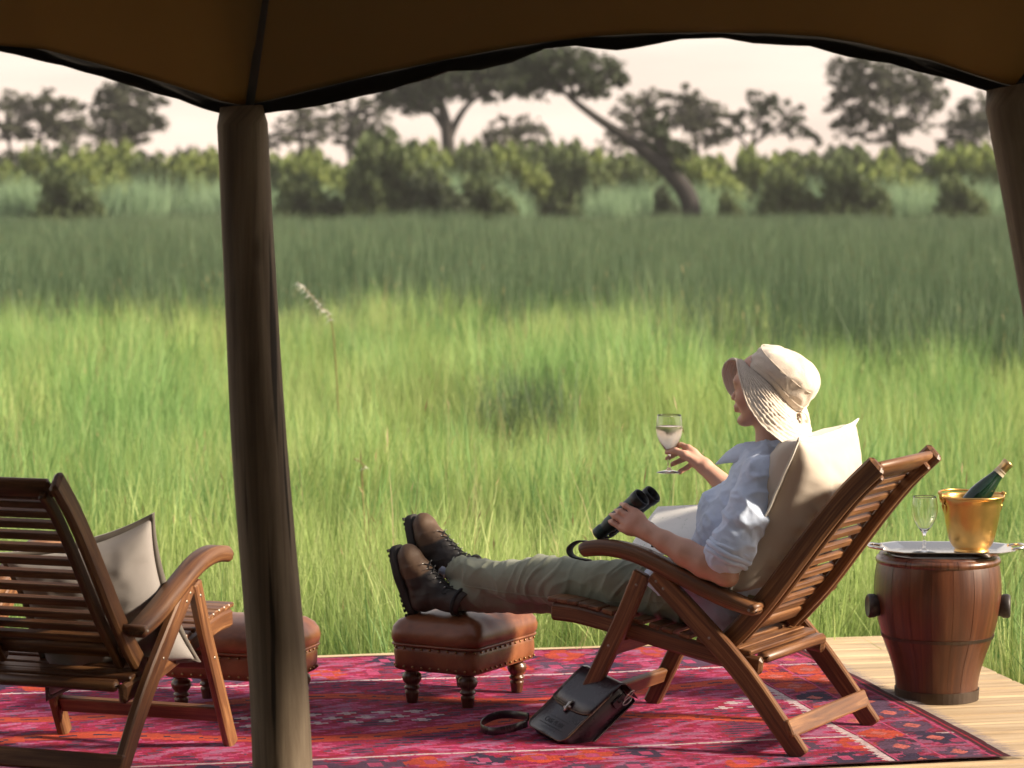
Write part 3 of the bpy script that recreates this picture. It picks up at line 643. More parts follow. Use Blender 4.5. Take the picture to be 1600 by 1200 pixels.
# ------------------------------------------------------------------ trees and shrubs beyond the marsh
def leaves(centres, n, size, flat=.6):
    """centres: (pos, radii) clumps; returns verts, quads, rnd"""
    rs = np.random.RandomState(random.randint(0, 1 << 30)); C = np.array([c for c, _ in centres]); Rr = np.array([r for _, r in centres])
    i = rs.randint(0, len(C), n); g = rs.normal(0, .48, (n, 3)); P = C[i] + g * Rr[i]
    a = rs.normal(size=(n, 3)); a /= np.linalg.norm(a, axis=1, keepdims=True); b = np.cross(a, rs.normal(size=(n, 3))); b /= np.linalg.norm(b, axis=1, keepdims=True) + 1e-6
    s = size * rs.uniform(.6, 1.4, (n, 1)); A = a * s; B = b * s * flat
    V = np.stack([P - A, P + B, P + A, P - B], 1).reshape(-1, 3); Q = np.arange(4 * n).reshape(n, 4); q = np.repeat(rs.rand(n), 4)
    return V, Q, q
def leaf_obj(name, V, Q, q, mat, parent=None):
    me = fastmesh(V, Q, False); a = me.attributes.new('rnd', 'FLOAT', 'POINT'); a.data.foreach_set('value', q.astype(np.float32)); return obj(name, me, mat, parent)
def tree(name, label, D, trunks, lobes, mat, size=.20, limb_r=.10, cat='tree', group=None, dens=1.0):
    """trunks: pixel polylines (x, y, width px); lobes: (x, y, rx, ry, leaves) pixel ellipses at depth D"""
    k = D / 4400; base = at(trunks[0][0][0], trunks[0][0][1], D); base.z = GZ; root = empty(name, base); tops = []
    for ti, tr in enumerate(trunks):
        pts = [at(x, y, D) - base for x, y, w in tr]; rad = [w * k / 2 for x, y, w in tr]
        if ti == 0: pts = [Vector((pts[0].x, 0, 0))] + pts; rad = [rad[0] * 1.15] + rad
        ss = spline([tuple(p) + (r,) for p, r in zip(pts, rad)], 5); b = MB()
        for s_ in ss: s_[1] += .12 * noise.noise(Vector((s_[2] * .6, ti, D)))
        b.tube([s_[:3] for s_ in ss], [max(.03, float(s_[3])) for s_ in ss], 8); b.build('trunk', BARK, root); tops += [Vector(s_[:3]) for s_ in ss[len(ss) // 2:]]
    cl = []; br = MB(); bn = 0
    sat = []
    for x, y, rx, ry, n in lobes:
        for _ in range(4):
            a_ = random.uniform(-.6, math.pi + .6); q_ = random.uniform(.95, 1.35); sat.append((x + math.cos(a_) * rx * q_, y - math.sin(a_) * ry * q_, rx * random.uniform(.22, .40), ry * random.uniform(.22, .42), max(14, n * .07)))
    if mat is LEAF_G:
        sat += [(x + random.uniform(-10, 10), min(238, y + random.uniform(22, 40)), rx * .7, ry * .55, n * .28) for x, y, rx, ry, n in lobes if y < 215 and random.random() < .6]
    for x, y, rx, ry, n in list(lobes) + sat:
        c = at(x, y, D) - base; c.y += random.uniform(-.6, .6) * rx * k; rx *= 1.2; ry *= 1.25; rr = Vector((rx * k, max(rx, ry) * k * .9, ry * k)); n = int(n * .80); m = max(4, int(n / 22))
        near = min(tops, key=lambda t: (t - c).length); mid = near.lerp(c, .55) + Vector((0, 0, .12 * (c - near).length)); lr = limb_r * random.uniform(.8, 1.2)
        lp = [Vector(p) for p in spline([tuple(near), tuple(mid), tuple(c)], 5)]; br.tube(lp, [max(.025, lr * (1 - .75 * i / len(lp))) for i in range(len(lp))], 6); bn += 1
        for _ in range(m):
            d = Vector((random.gauss(0, 1), random.gauss(0, 1), random.gauss(0, 1))).normalized() * random.uniform(.45, 1.0); p = c + Vector((d.x * rr.x, d.y * rr.y, d.z * rr.z)); q = random.uniform(.12, .26)
            cl.append((tuple(p), (rr.x * q + .12, rr.y * q + .12, rr.z * q * .8 + .10), n / m))
            if random.random() < .8: s_ = lp[random.randint(2, len(lp) - 1)]; br.tube([s_, s_.lerp(p, .5) + Vector((0, 0, .1 * (p - s_).length)), p], [lr * .38, lr * .25, .02], 5)
    if bn: br.build('limb', BARK, root)['kind'] = 'stuff'
    V, Q, q = leaves([(a, b) for a, b, _ in cl], int(sum(c for _, _, c in cl) * dens), size * .75); leaf_obj('crown', V, Q, q, mat, root)
    return tag(root, label, cat, group)
tree('tree', 'grey hazy tree at the left edge above the shrubs', 175, [[(52, 270, 9), (60, 230, 7), (66, 200, 5)], [(20, 270, 6), (14, 220, 5)]], [(20, 175, 30, 26, 900), (62, 172, 30, 24, 900), (98, 190, 30, 26, 900), (118, 215, 26, 20, 500), (10, 205, 26, 18, 400), (70, 205, 24, 16, 400)], LEAF_G, .19)
tree('tree', 'tall dark tree with pale trunk left of the tent post, under the awning edge', 170, [[(158, 270, 9), (160, 215, 8), (166, 170, 6), (176, 140, 4)]], [(178, 145, 24, 18, 500), (200, 165, 32, 26, 1000), (215, 190, 30, 26, 800), (188, 195, 30, 24, 800), (150, 175, 16, 16, 300), (240, 158, 14, 8, 110), (245, 200, 14, 10, 160), (190, 222, 24, 14, 400)], LEAF_G, .19)
tree('tree', 'sparse grey tree just right of the tent post', 185, [[(470, 280, 8), (472, 230, 6), (468, 195, 4)]], [(455, 195, 28, 22, 420), (490, 185, 28, 24, 420), (480, 220, 30, 18, 380), (440, 218, 20, 16, 260)], LEAF_G, .19)
tree('tree', 'sparse grey tree between the tent post and the round dark bush', 190, [[(548, 280, 8), (545, 220, 6), (552, 180, 4)]], [(540, 180, 28, 22, 420), (575, 190, 26, 24, 400), (520, 205, 24, 18, 300), (560, 220, 28, 16, 340), (600, 185, 24, 24, 350)], LEAF_G, .19)
tree('tree', 'big dark spreading tree behind the round bush, crown cut by the awning', 160, [[(702, 270, 24), (700, 225, 21), (697, 195, 19), (690, 165, 15), (684, 130, 11)], [(700, 220, 14), (716, 185, 11), (735, 160, 8), (760, 145, 6)], [(697, 205, 12), (680, 180, 9), (664, 165, 6)]], [(625, 145, 40, 22, 1700), (665, 130, 42, 28, 2200), (700, 105, 46, 30, 2200), (735, 112, 44, 26, 1900), (770, 112, 44, 24, 1700), (805, 125, 32, 24, 1000), (640, 165, 30, 12, 500), (760, 150, 24, 10, 260), (700, 150, 34, 16, 500), (790, 90, 40, 20, 900), (650, 100, 44, 26, 1200)], LEAF_D, .19, .16)
tree('tree', 'small domed grey tree between the dark tree and the leaning trunk', 185, [[(805, 275, 7), (804, 235, 6), (802, 212, 4)]], [(785, 205, 24, 16, 420), (812, 197, 26, 14, 420), (835, 212, 20, 15, 320), (770, 222, 18, 10, 200), (805, 222, 26, 9, 240)], LEAF_G, .18)
tree('leaning_tree', 'leaning tree with long bare dark trunk slanting up to the left', 127, [[(1078, 316, 30), (1052, 275, 27), (1015, 242, 22), (975, 212, 17), (935, 186, 13), (900, 160, 10), (876, 138, 7)], [(1055, 282, 20), (1040, 250, 17), (1030, 222, 13), (1022, 195, 8)], [(893, 155, 8), (894, 130, 6), (900, 105, 4)], [(893, 150, 7), (930, 135, 5), (950, 120, 3)]], [(880, 100, 38, 22, 1300), (925, 110, 36, 26, 1300), (955, 122, 16, 16, 300), (845, 115, 34, 30, 1200), (818, 135, 26, 24, 700), (900, 135, 26, 14, 280), (925, 148, 18, 8, 160), (1024, 200, 15, 22, 420), (1032, 225, 16, 20, 420), (1060, 250, 16, 20, 500), (1050, 232, 12, 14, 260), (850, 92, 30, 16, 600)], LEAF_D, .15, .07)
tree('tree', 'grey bushy tree behind the leaning trunk', 180, [[(1010, 280, 8), (1006, 230, 6), (1004, 190, 4)]], [(985, 170, 26, 22, 420), (1010, 160, 26, 18, 420), (990, 205, 28, 20, 400), (960, 225, 26, 14, 300), (1020, 195, 22, 18, 300)], LEAF_G, .18)
tree('tree', 'grey brown tree with a peaked top right of the leaning trunk', 176, [[(1090, 285, 9), (1088, 235, 7), (1080, 190, 5), (1072, 160, 3)]], [(1068, 150, 16, 14, 300), (1080, 175, 28, 22, 800), (1105, 180, 26, 24, 600), (1060, 190, 24, 20, 450), (1120, 205, 22, 18, 320), (1095, 215, 30, 18, 450), (1135, 185, 14, 14, 160)], LEAF_G, .18)
tree('tree', 'small open dark tree above the woman with forked trunk', 168, [[(1178, 280, 8), (1175, 245, 7), (1178, 215, 6), (1188, 180, 4)], [(1177, 225, 6), (1205, 205, 4), (1225, 185, 3)], [(1176, 235, 5), (1155, 215, 4)]], [(1190, 155, 18, 14, 330), (1185, 180, 20, 14, 300), (1225, 172, 22, 18, 420), (1155, 205, 16, 10, 170), (1240, 200, 20, 14, 280), (1210, 200, 18, 10, 180), (1180, 205, 16, 9, 140), (1258, 218, 18, 12, 160)], LEAF_D, .17, .06)
tree('tree', 'large rounded tree under the right half of the awning', 158, [[(1400, 270, 13), (1400, 230, 11), (1398, 200, 9), (1390, 170, 7)], [(1400, 215, 8), (1370, 180, 5), (1345, 150, 4)], [(1400, 205, 7), (1425, 170, 5), (1440, 150, 3)]], [(1315, 110, 22, 18, 500), (1345, 108, 28, 20, 700), (1385, 115, 34, 22, 900), (1425, 120, 32, 20, 800), (1455, 135, 20, 18, 400), (1325, 145, 24, 20, 560), (1365, 150, 30, 22, 700), (1405, 155, 32, 24, 800), (1440, 165, 26, 20, 480), (1345, 190, 24, 14, 300), (1385, 195, 26, 14, 320), (1325, 205, 22, 10, 240), (1430, 200, 20, 12, 220), (1370, 215, 20, 10, 180), (1310, 170, 14, 6, 90)], LEAF_G, .16, .08)
tree('tree', 'grey tree half hidden behind the slanting right post', 176, [[(1525, 275, 8), (1522, 235, 6), (1520, 200, 4)]], [(1505, 190, 22, 20, 500), (1535, 175, 26, 26, 700), (1515, 215, 26, 16, 420), (1550, 200, 24, 24, 500), (1570, 170, 26, 26, 500), (1490, 225, 16, 10, 180)], LEAF_G, .17)

SHRUBS = {}
def shrub_mesh(kind, seed, n=5200, size=.13):
    random.seed(seed); cl = []
    for _ in range(70):
        a = random.uniform(0, 2 * math.pi); r = math.sqrt(random.random()); z = random.uniform(.03, 1) * max(.06, 1 - r * r) ** .62 * random.uniform(.72, 1.0); q = random.uniform(.15, .27); cl.append(((math.cos(a) * r * 1.0, math.sin(a) * r * .85, z), (q, q, q * .8)))
    V, Q, q = leaves(cl, n, size * .55); V[:, 2] = np.abs(V[:, 2]); me = fastmesh(V, Q, False); a = me.attributes.new('rnd', 'FLOAT', 'POINT'); a.data.foreach_set('value', q.astype(np.float32)); me.materials.append(kind); return me
def shrub(px, py_top, py_base, half_px, D, kind, label, group=None, cat='shrub'):
    k = D / 4400; m = SHRUBS.setdefault(kind.name, [shrub_mesh(kind, 11 + i + hash(kind.name) % 1) for i in range(3)]); c = at(px, py_base, D); z = at(px, py_top, D).z
    o = bpy.data.objects.new('shrub', random.choice(m)); COL.objects.link(o); o.location = (c.x, D, GZ); hx = half_px * k; o.scale = (hx, hx * random.uniform(.8, 1.1), (z - GZ) / 1.0); o.rotation_euler.z = random.uniform(0, 6.28)
    return tag(o, label, cat, group)
rsx = random.Random(21)
shrub(620, 188, 320, 88, 124, LEAF_M, 'big rounded olive bush in front of the dark spreading tree')
shrub(578, 240, 320, 50, 123, LEAF_M, 'low bush at the left foot of the big rounded bush')
shrub(760, 262, 322, 50, 123, LEAF_M, 'bush standing right of the big rounded bush')
shrub(680, 255, 322, 54, 122, LEAF_D, 'dark bush at the right foot of the big rounded bush')
shrub(480, 262, 322, 62, 124, LEAF_M, 'low blue green bush right of the tent post')
shrub(105, 248, 322, 56, 125, LEAF_M, 'green bush near the left edge, taller than the pale reeds')
shrub(1330, 236, 322, 60, 125, LEAF_M, 'wide rounded bush below the large right tree')
shrub(1228, 246, 322, 48, 126, LEAF_M, 'green bush between the leaning trunk and the wide rounded bush')
shrub(1500, 262, 322, 44, 125, LEAF_M, 'dark green bush beside the slanting right post')
shrub(1040, 282, 322, 24, 124, LEAF_D, 'small dark bush left of the leaning trunk foot')
shrub(1140, 292, 322, 24, 124, LEAF_M, 'small bush right of the leaning trunk foot')
for i in range(60):
    px = -160 + i * 32 + rsx.uniform(-20, 20)
    shrub(px, rsx.uniform(206, 246), 318, rsx.uniform(40, 78), rsx.uniform(144, 158), LEAF_Y if rsx.random() < .60 else LEAF_M, 'leafy green shrub in the long row behind the pale reeds', 'shrubs along the far edge of the marsh')
for i in range(26):
    px = -160 + i * 74 + rsx.uniform(-30, 30)
    shrub(px, rsx.uniform(212, 240), 318, rsx.uniform(40, 64), rsx.uniform(196, 206), LEAF_D, 'dark distant bush behind the long row of green shrubs', 'dark bushes behind the shrub row')
tR = [tuft('reed_tuft', 70, 1.5, 2.7, .9, .045, .40, [REED, REED], 0, 3) for _ in range(3)]
P = [(random.uniform(-34, 34), random.uniform(127, 142), GZ) for _ in range(1000)]
P = [p for p in P if noise.noise(Vector((p[0] * .22, p[1] * .1, 5))) > -.05 and not (p[1] < 130 and 6.0 < p[0] < 10.0)]
scatter('reed_bed', 'pale blue green reeds in front of the shrubs', 'reeds', P, tR, [random.uniform(.7, 1.25) * (1 + .35 * noise.noise(Vector((p[0] * .15, 0, 8)))) for p in P])

# ================================================================== FURNITURE
CH_C, CH_F = Vector((.6476, 8.2683, .008)), Vector((-.872, .489))
CH_RZ = math.atan2(CH_F.y, CH_F.x)                     # chair frame: x forward, y towards the camera side, z up
def make_chair():
    root = empty('folding_armchair')
    def part(name, b, smooth=False, parent=root): return b.build(name, TEAK, parent, smooth)
    bolt = MB(); bolt.lathe([(.0001, .0015), (.0032, .0012), (.0045, 0)], 10, M=Matrix.Rotation(R(-90), 3, 'X')); bolt_me = bolt.me()
    hole = MB(); hole.lathe([(.006, 0), (.0085, .0012), (.0095, 0)], 12, M=Matrix.Rotation(R(-90), 3, 'X')); hole_me = hole.me()
    for s in (1, -1):
        y = .268 * s
        b = MB(); b.sweep(spline([(.122, y, .492), (-.01, y, .372), (-.17, y, .215), (-.345, y, 0)], 5), (0, 1, 0), .026, .056, .005, hs=[.056 + .008 * math.sin(math.pi * k / 15) for k in range(16)]); leg = part('leg', b)
        b = MB(); b.sweep(spline([(.158, y, .492), (.215, y, .36), (.30, y, .19), (.395, y, 0)], 5), (0, 1, 0), .026, .052, .005); leg2 = part('leg', b)
        for x, z in ((.108, .470), (.085, .450), (-.062, .318)): obj('bolt', bolt_me, BOLT, leg, (x, y + .0135 * s, z), (0, 0, 0 if s > 0 else math.pi))
        for x, z in ((.172, .455), (.262, .27)): obj('bolt', bolt_me, BOLT, leg2, (x, y + .0135 * s, z), (0, 0, 0 if s > 0 else math.pi))
        arm = [(.352, .540), (.325, .552), (.25, .556), (.16, .540), (.047, .497), (-.096, .440), (-.215, .405)]
        b = MB(); pts = spline([(x, .27 * s, z) for x, z in arm], 5); hs = [.030, .036, .041, .044, .045] + [.045] * 22 + [.042, .040, .036, .030]
        b.sweep(pts, (0, 1, 0), .062, .045, .010, hs=hs[:len(pts)]); a = part('armrest', b, True)
        obj('bolt', bolt_me, BOLT, a, (-.195, (.27 + .0315) * s, .410), (0, 0, 0 if s > 0 else math.pi))
        rail = [(.480, .350), (.40, .346), (.30, .330), (.18, .306), (.05, .280), (-.08, .256), (-.205, .240)]
        b = MB(); b.sweep(spline([(x, .226 * s, z) for x, z in rail], 4), (0, 1, 0), .026, .052, .012); part('seat_rail', b)
        back = [(-.045, .262), (-.13, .338), (-.216, .436), (-.305, .553), (-.391, .665), (-.470, .758), (-.552, .838)]
        b = MB(); b.sweep(spline([(x, .222 * s, z) for x, z in back], 4), (0, 1, 0), .027, .060, .008); part('back_rail', b)
        b = MB(); b.sweep(spline([(x - .012, .180 * s, z - .009) for x, z in [(-.10, .312)] + back[2:-1] + [(-.53, .812)]], 4), (0, 1, 0), .022, .034, .004); part('back_stile', b)
    BK = spline([(-.13, .338), (-.216, .436), (-.305, .553), (-.391, .665), (-.470, .758), (-.545, .830)], 12); BK = [(float(p[0]), float(p[1])) for p in BK]
    def onback(t):
        q = t * (len(BK) - 1); i = min(int(q), len(BK) - 2); f = q - i; x = BK[i][0] * (1 - f) + BK[i + 1][0] * f; z = BK[i][1] * (1 - f) + BK[i + 1][1] * f
        d = Vector((BK[i + 1][0] - BK[i][0], 0, BK[i + 1][1] - BK[i][1])).normalized(); return Vector((x, 0, z)), d
    sl = MB(); sl.sweep([(0, -.168, 0), (0, .168, 0)], (1, 0, 0), .023, .019, .003); slat_me = sl.me(False)
    for k in range(13):
        p, d = onback(.085 + .80 * k / 12); o = obj('back_slat', slat_me, TEAK, root, p + Vector((.004, 0, .002))); ang = math.atan2(d.z, d.x) - R(8); o.rotation_euler = (0, -ang, 0)
    for t, h, w in ((.955, .062, .40), (.018, .050, .40)):
        p, d = onback(t); b = MB(); nn = d.cross(Vector((0, 1, 0))); b.sweep([p + Vector((0, -w / 2, 0)), p + Vector((0, w / 2, 0))], d, h, .024, .008); part('back_crossrail', b, True)
    sr = spline([(.480, .352), (.40, .346), (.30, .330), (.18, .306), (.05, .280), (-.08, .256), (-.19, .240)], 12)
    ss = MB(); ss.sweep([(0, -.236, 0), (0, .236, 0)], (1, 0, 0), .036, .014, .003); seat_me = ss.me(False)
    for k in range(15):
        q = (k + .35) / 15 * (len(sr) - 1); i = int(q); d = sr[min(i + 1, len(sr) - 1)] - sr[i]; o = obj('seat_slat', seat_me, TEAK, root, (float(sr[i][0]), 0, float(sr[i][1]) + .033)); o.rotation_euler = (0, -math.atan2(-d[1], -d[0]), 0)
    b = MB(); b.sweep([(-.198, -.213, .262), (-.198, .213, .262)], (1, 0, 0), .040, .030, .012); part('seat_crossrail', b, True)
    b = MB(); b.sweep([(-.148, -.213, .274), (-.148, .213, .274)], (1, 0, 0), .036, .022, .008); part('seat_crossrail', b, True)
    b = MB(); b.sweep([(-.312, -.285, .078), (-.312, .285, .078)], (.42, 0, .90), .052, .020, .004); part('stretcher', b)
    b = MB(); b.sweep([(.346, -.255, .098), (.346, .255, .098)], (-.35, 0, .93), .046, .022, .004); part('stretcher', b)
    b = MB(); b.sweep([(.262, -.255, .262), (.262, .255, .262)], (-.35, 0, .93), .050, .022, .004); part('stretcher', b)
    b = MB(); b.tube([(-.205, -.30, .418), (-.205, -.222, .418)], .010, 10); part('pivot_rod', b, True)
    b = MB(); b.tube([(-.205, .30, .418), (-.205, .222, .418)], .010, 10); part('pivot_rod', b, True)
    return root
chair = make_chair(); chair.location = CH_C; chair.rotation_euler.z = CH_RZ
tag(chair, 'reclined slatted teak armchair with the woman lying back in it', 'chair', 'folding teak armchairs on the rug')
C2_F = Vector((.33, .945)).normalized(); C2_C = Vector((-1.193, 7.747, .008)); C2_RZ = math.atan2(C2_F.y, C2_F.x)
chair2 = copy_tree(chair); chair2.location = C2_C; chair2.rotation_euler.z = C2_RZ; chair2.scale = (1, 1, 1.025)
chair2['label'] = 'empty slatted teak armchair at the left edge seen from behind'

def make_ottoman():
    root = empty('ottoman'); lx, ly = .158, .100            # half distance of the feet
    hx, hy = .205, .150
    leg = MB(); leg.lathe([(.0001, 0), (.016, 0), (.0175, .004), (.0215, .030), (.023, .036), (.0155, .041), (.024, .045), (.0255, .049), (.0225, .053), (.019, .057), (.0285, .070), (.0315, .080), (.0285, .091), (.019, .099), (.026, .103), (.028, .110), (.028, .125), (.0001, .125)], 20); leg_me = leg.me()
    for sx in (1, -1):
        for sy in (1, -1): obj('leg', leg_me, LEGW, root, (sx * lx, sy * ly, 0))
    def rr(ax, ay, z, r, n=10, seed=0, wob=0):
        pts = []
        for cx, cy, a0 in ((ax - r, ay - r, 0), (-ax + r, ay - r, 90), (-ax + r, -ay + r, 180), (ax - r, -ay + r, 270)):
            for k in range(n + 1):
                a = R(a0 + 90 * k / n); pts.append(Vector((cx + r * math.cos(a), cy + r * math.sin(a), z)))
        out = []
        m = len(pts)
        for i, p in enumerate(pts):
            q = pts[(i + 1) % m]; L = max(1, int((q - p).length / .014)); out += [p.lerp(q, j / L) for j in range(L)]
        if wob: out = [p + p.normalized() * wob * noise.noise(p * 22 + Vector((seed, 0, z * 10))) for p in out]
        return out
    def res(r, m):
        P = r + [r[0]]; L = [0]
        for a, c in zip(P[:-1], P[1:]): L.append(L[-1] + (c - a).length)
        o = []
        for k in range(m):
            t = L[-1] * k / m; i = max(j for j in range(len(L)) if L[j] <= t + 1e-9); i = min(i, len(P) - 2); o.append(P[i].lerp(P[i + 1], (t - L[i]) / max(1e-9, L[i + 1] - L[i])))
        return o
    b = MB(); b.rings([res(r_, 96) for r_ in [rr(hx - .008, hy - .008, .108, .03), rr(hx - .002, hy - .002, .112, .032, wob=.003), rr(hx, hy, .135, .034, wob=.005), rr(hx + .001, hy + .001, .165, .034, seed=2, wob=.005), rr(hx - .002, hy - .002, .186, .034, seed=3, wob=.003), rr(hx - .010, hy - .010, .190, .034)]]); b.build('apron', OTTL, root)
    prof = [(-.006, .186), (.004, .192), (.010, .205), (.012, .222), (.006, .242), (-.008, .260), (-.030, .273), (-.060, .281), (-.095, .2865), (-.13, .289)]
    ringlist = [rr(hx + d, hy + d, z, max(.012, .040 + d * .6), seed=5, wob=.004 if z > .19 else 0) for d, z in prof[:-1]]
    rl = [res(r, 96) for r in ringlist]; top = rl[-1]; rl += [[Vector((p.x * s, p.y * s, z)) for p in top] for s, z in ((.8, .288), (.5, .2905), (.2, .2915))]
    b = MB(); b.rings(rl); b.build('cushion_top', OTTL, root)
    b = MB(); p = res(rr(hx + .004, hy + .004, .189, .036), 72); b.tube(p + [p[0]], .0042, 8); b.build('piping', OTTL, root)
    b = MB()
    for z, off in ((.178, .003), (.120, .003)):
        for p in res(rr(hx + off - .002, hy + off - .002, z, .034), 44): b.ball(p, .0042, 6, 4)
    o = b.build('nail_head', NAIL, root); o['kind'] = 'stuff'
    return root
# feet of the near stool measured on the rug: long side along the chair's width
A_, B_, C_ = Vector((-.3415, 8.699)), Vector((-.126, 8.590)), Vector((.045, 8.901))
ott = make_ottoman(); cc = (A_ + C_) / 2; ott.location = (cc.x, cc.y, .009); d_ = C_ - B_; ott.rotation_euler.z = math.atan2(d_.y, d_.x)
tag(ott, 'brown leather footstool with turned legs under the crossed boots', 'footstool', 'studded leather footstools')
ott2 = copy_tree(ott); ott2.location = (-.837, 8.63, .009); ott2.rotation_euler.z = math.atan2(-.3, .95)
ott2['label'] = 'brown leather footstool half hidden behind the tent post'

# barrel table: staves, hoops, two plugs
BC = Vector((1.347, 8.845, 0))
bar = empty('barrel_table', BC)
PR = [(.128, 0), (.129, .03), (.133, .07), (.146, .12), (.162, .165), (.176, .205), (.190, .26), (.198, .315), (.2, .355), (.197, .40), (.190, .44), (.184, .462)]
PRs = [(float(a), float(b)) for a, b in spline(PR, 3)]
NS = 18
st = MB(); a0, a1 = math.pi / NS * -.985, math.pi / NS * .985
st.lathe(PRs + [(PRs[-1][0] - .022, PRs[-1][1])] + [(r - .022, z) for r, z in PRs[::-1]], 5, (0, 0, 0), a0, a1)
stave_me = st.me(True)
for k in range(NS): o = obj('stave', stave_me, BARRELW, bar, (random.uniform(-.0006, .0006), random.uniform(-.0006, .0006), random.uniform(-.002, .001)), (0, 0, 2 * math.pi * k / NS + .1))
def pr(z): return float(np.interp(z, [q for _, q in PRs], [q for q, _ in PRs]))
for z0, z1, t, m in ((.0, .034, .004, IRON), (.196, .206, .003, IRON)):
    b = MB(); b.lathe([(pr(z0) + .0005, z0), (pr(z0) + t, z0), (pr(z1) + t, z1), (pr(z1) + .0005, z1)], 48); b.build('hoop', m, bar, False)
b = MB(); b.lathe([(pr(.436), .430), (pr(.44) + .006, .436), (pr(.44) + .007, .444), (pr(.45) + .004, .452), (pr(.45) - .002, .456)], 48); b.build('rim_rope', LEGW, bar)
b = MB(); b.lathe([(.0001, .448), (.175, .448), (.178, .452)], 32); b.build('lid', BARRELW, bar)
for s, ang in ((-1, R(186)), (1, R(-8))):
    M = Matrix.Rotation(ang, 3, 'Z') @ Matrix.Rotation(R(90), 3, 'Y'); b = MB(); r = pr(.297)
    b.lathe([(.030, r - .02), (.034, r + .002), (.038, r + .010), (.0385, r + .024), (.034, r + .031), (.030, r + .029), (.0001, r + .028)], 22, (0, 0, .297), M=M); b.build('plug', IRONP, bar)
tag(bar, 'dark wooden barrel used as a side table on the deck', 'barrel')
# tray
TZ = .462
tray = empty('silver_tray', (BC.x + .022, BC.y - .02, TZ), R(-2))
def octo(ax, ay, c, z): return [Vector(p) for p in ((ax, -ay + c, z), (ax, ay - c, z), (ax - c, ay, z), (-ax + c, ay, z), (-ax, ay - c, z), (-ax, -ay + c, z), (-ax + c, -ay, z), (ax - c, -ay, z))]
b = MB(); b.rings([octo(.150, .095, .04, 0), octo(.165, .11, .046, .002), octo(.196, .138, .055, .017), octo(.206, .146, .058, .019), octo(.206, .146, .058, .0215), octo(.195, .136, .055, .020), octo(.165, .109, .045, .006), octo(.150, .094, .04, .0045)]); b.build('dish', SILVER, tray, False)
for s in (1, -1):
    b = MB(); b.tube(spline([(s * .198, -.05, .020), (s * .225, -.048, .024), (s * .242, -.03, .026), (s * .246, 0, .027), (s * .242, .03, .026), (s * .225, .048, .024), (s * .198, .05, .020)], 5), .0052, 8); b.build('handle', SILVER, tray)
tag(tray, 'silver serving tray with looped handles on top of the barrel', 'tray')
tz = TZ + .0065
# wine glass
def make_glass(name, label, wine=None):
    root = empty(name); outer = [(.0001, .0), (.036, .0), (.0365, .0015), (.030, .004), (.012, .008), (.006, .014), (.0045, .03), (.0045, .052), (.007, .062), (.014, .072), (.026, .088), (.036, .108), (.0405, .128), (.0412, .146), (.0385, .166), (.0362, .178)]
    inner = [(.0350, .178), (.0373, .166), (.0400, .146), (.0393, .128), (.0348, .108), (.0248, .089), (.0128, .074), (.0001, .068)]
    sp = [(max(1e-4, float(a)), float(z)) for a, z in spline(outer, 3)] + [(max(1e-4, float(a)), float(z)) for a, z in spline(inner, 3)]
    b = MB(); b.lathe(sp, 40); b.build('bowl', GLASS, root)
    if wine:
        lv = wine; pf = [(max(1e-4, float(a) + .0003), float(z)) for a, z in spline(inner[::-1], 4) if z < lv]; rl = pf[-1][0]
        b = MB(); b.lathe(pf + [(rl, lv), (rl * .5, lv - .0005), (1e-4, lv - .0005)], 36); b.build('wine', WINE, root)
    return tag(root, label, 'glass')
g2 = make_glass('wine_glass', 'empty wine glass standing on the silver tray'); g2.location = at(1444, 857, 8.80); g2.location.z = tz
# brass bucket
bk = empty('brass_bucket', (BC.x + .105, BC.y - .002, tz))
prof = [(.0001, .0), (.052, .0), (.054, .003), (.053, .008), (.062, .018), (.072, .040), (.082, .085), (.089, .130), (.094, .164), (.099, .169), (.1015, .173), (.100, .177), (.096, .177), (.0915, .168), (.087, .130), (.080, .085), (.070, .042), (.058, .02), (.0001, .014)]
b = MB(); b.lathe([(max(1e-4, float(a)), float(z)) for a, z in spline(prof, 2)], 48); b.build('pail', BRASS, bk)
for ang in (R(188), R(8)):
    c, s = math.cos(ang), math.sin(ang); r = .0955; b = MB()
    P = [(r - .004, 0, .150), (r + .002, .012, .160), (r + .005, .010, .178), (r + .006, 0, .186), (r + .005, -.010, .178), (r + .002, -.012, .160), (r - .004, 0, .150)]
    b.tube([(c * x - s * y, s * x + c * y, z) for x, y, z in spline(P, 4)], .0035, 8); b.build('handle_lug', BRASS, bk)
    b = MB(); P = [(r - .0035, 0, .152), (r - .0038, .016, .146), (r - .007, .014, .130), (r - .0125, 0, .112), (r - .007, -.014, .130), (r - .0038, -.016, .146), (r - .0035, 0, .152)]; b.tube([(c * x - s * y, s * x + c * y, z) for x, y, z in spline(P, 4)], .0024, 6); b.build('lug_plate', BRASS, bk)
b = MB(); P = [(math.cos(R(188)) * .105 * math.cos(t) + .012 * 0, .103 * math.sin(t) * 1.0, .182 + .004 * math.sin(t * 2)) for t in np.linspace(0, math.pi, 24)]; b.tube(P, .0035, 8); b.build('handle', BRASS, bk)
tag(bk, 'brass champagne bucket standing on the tray', 'bucket')
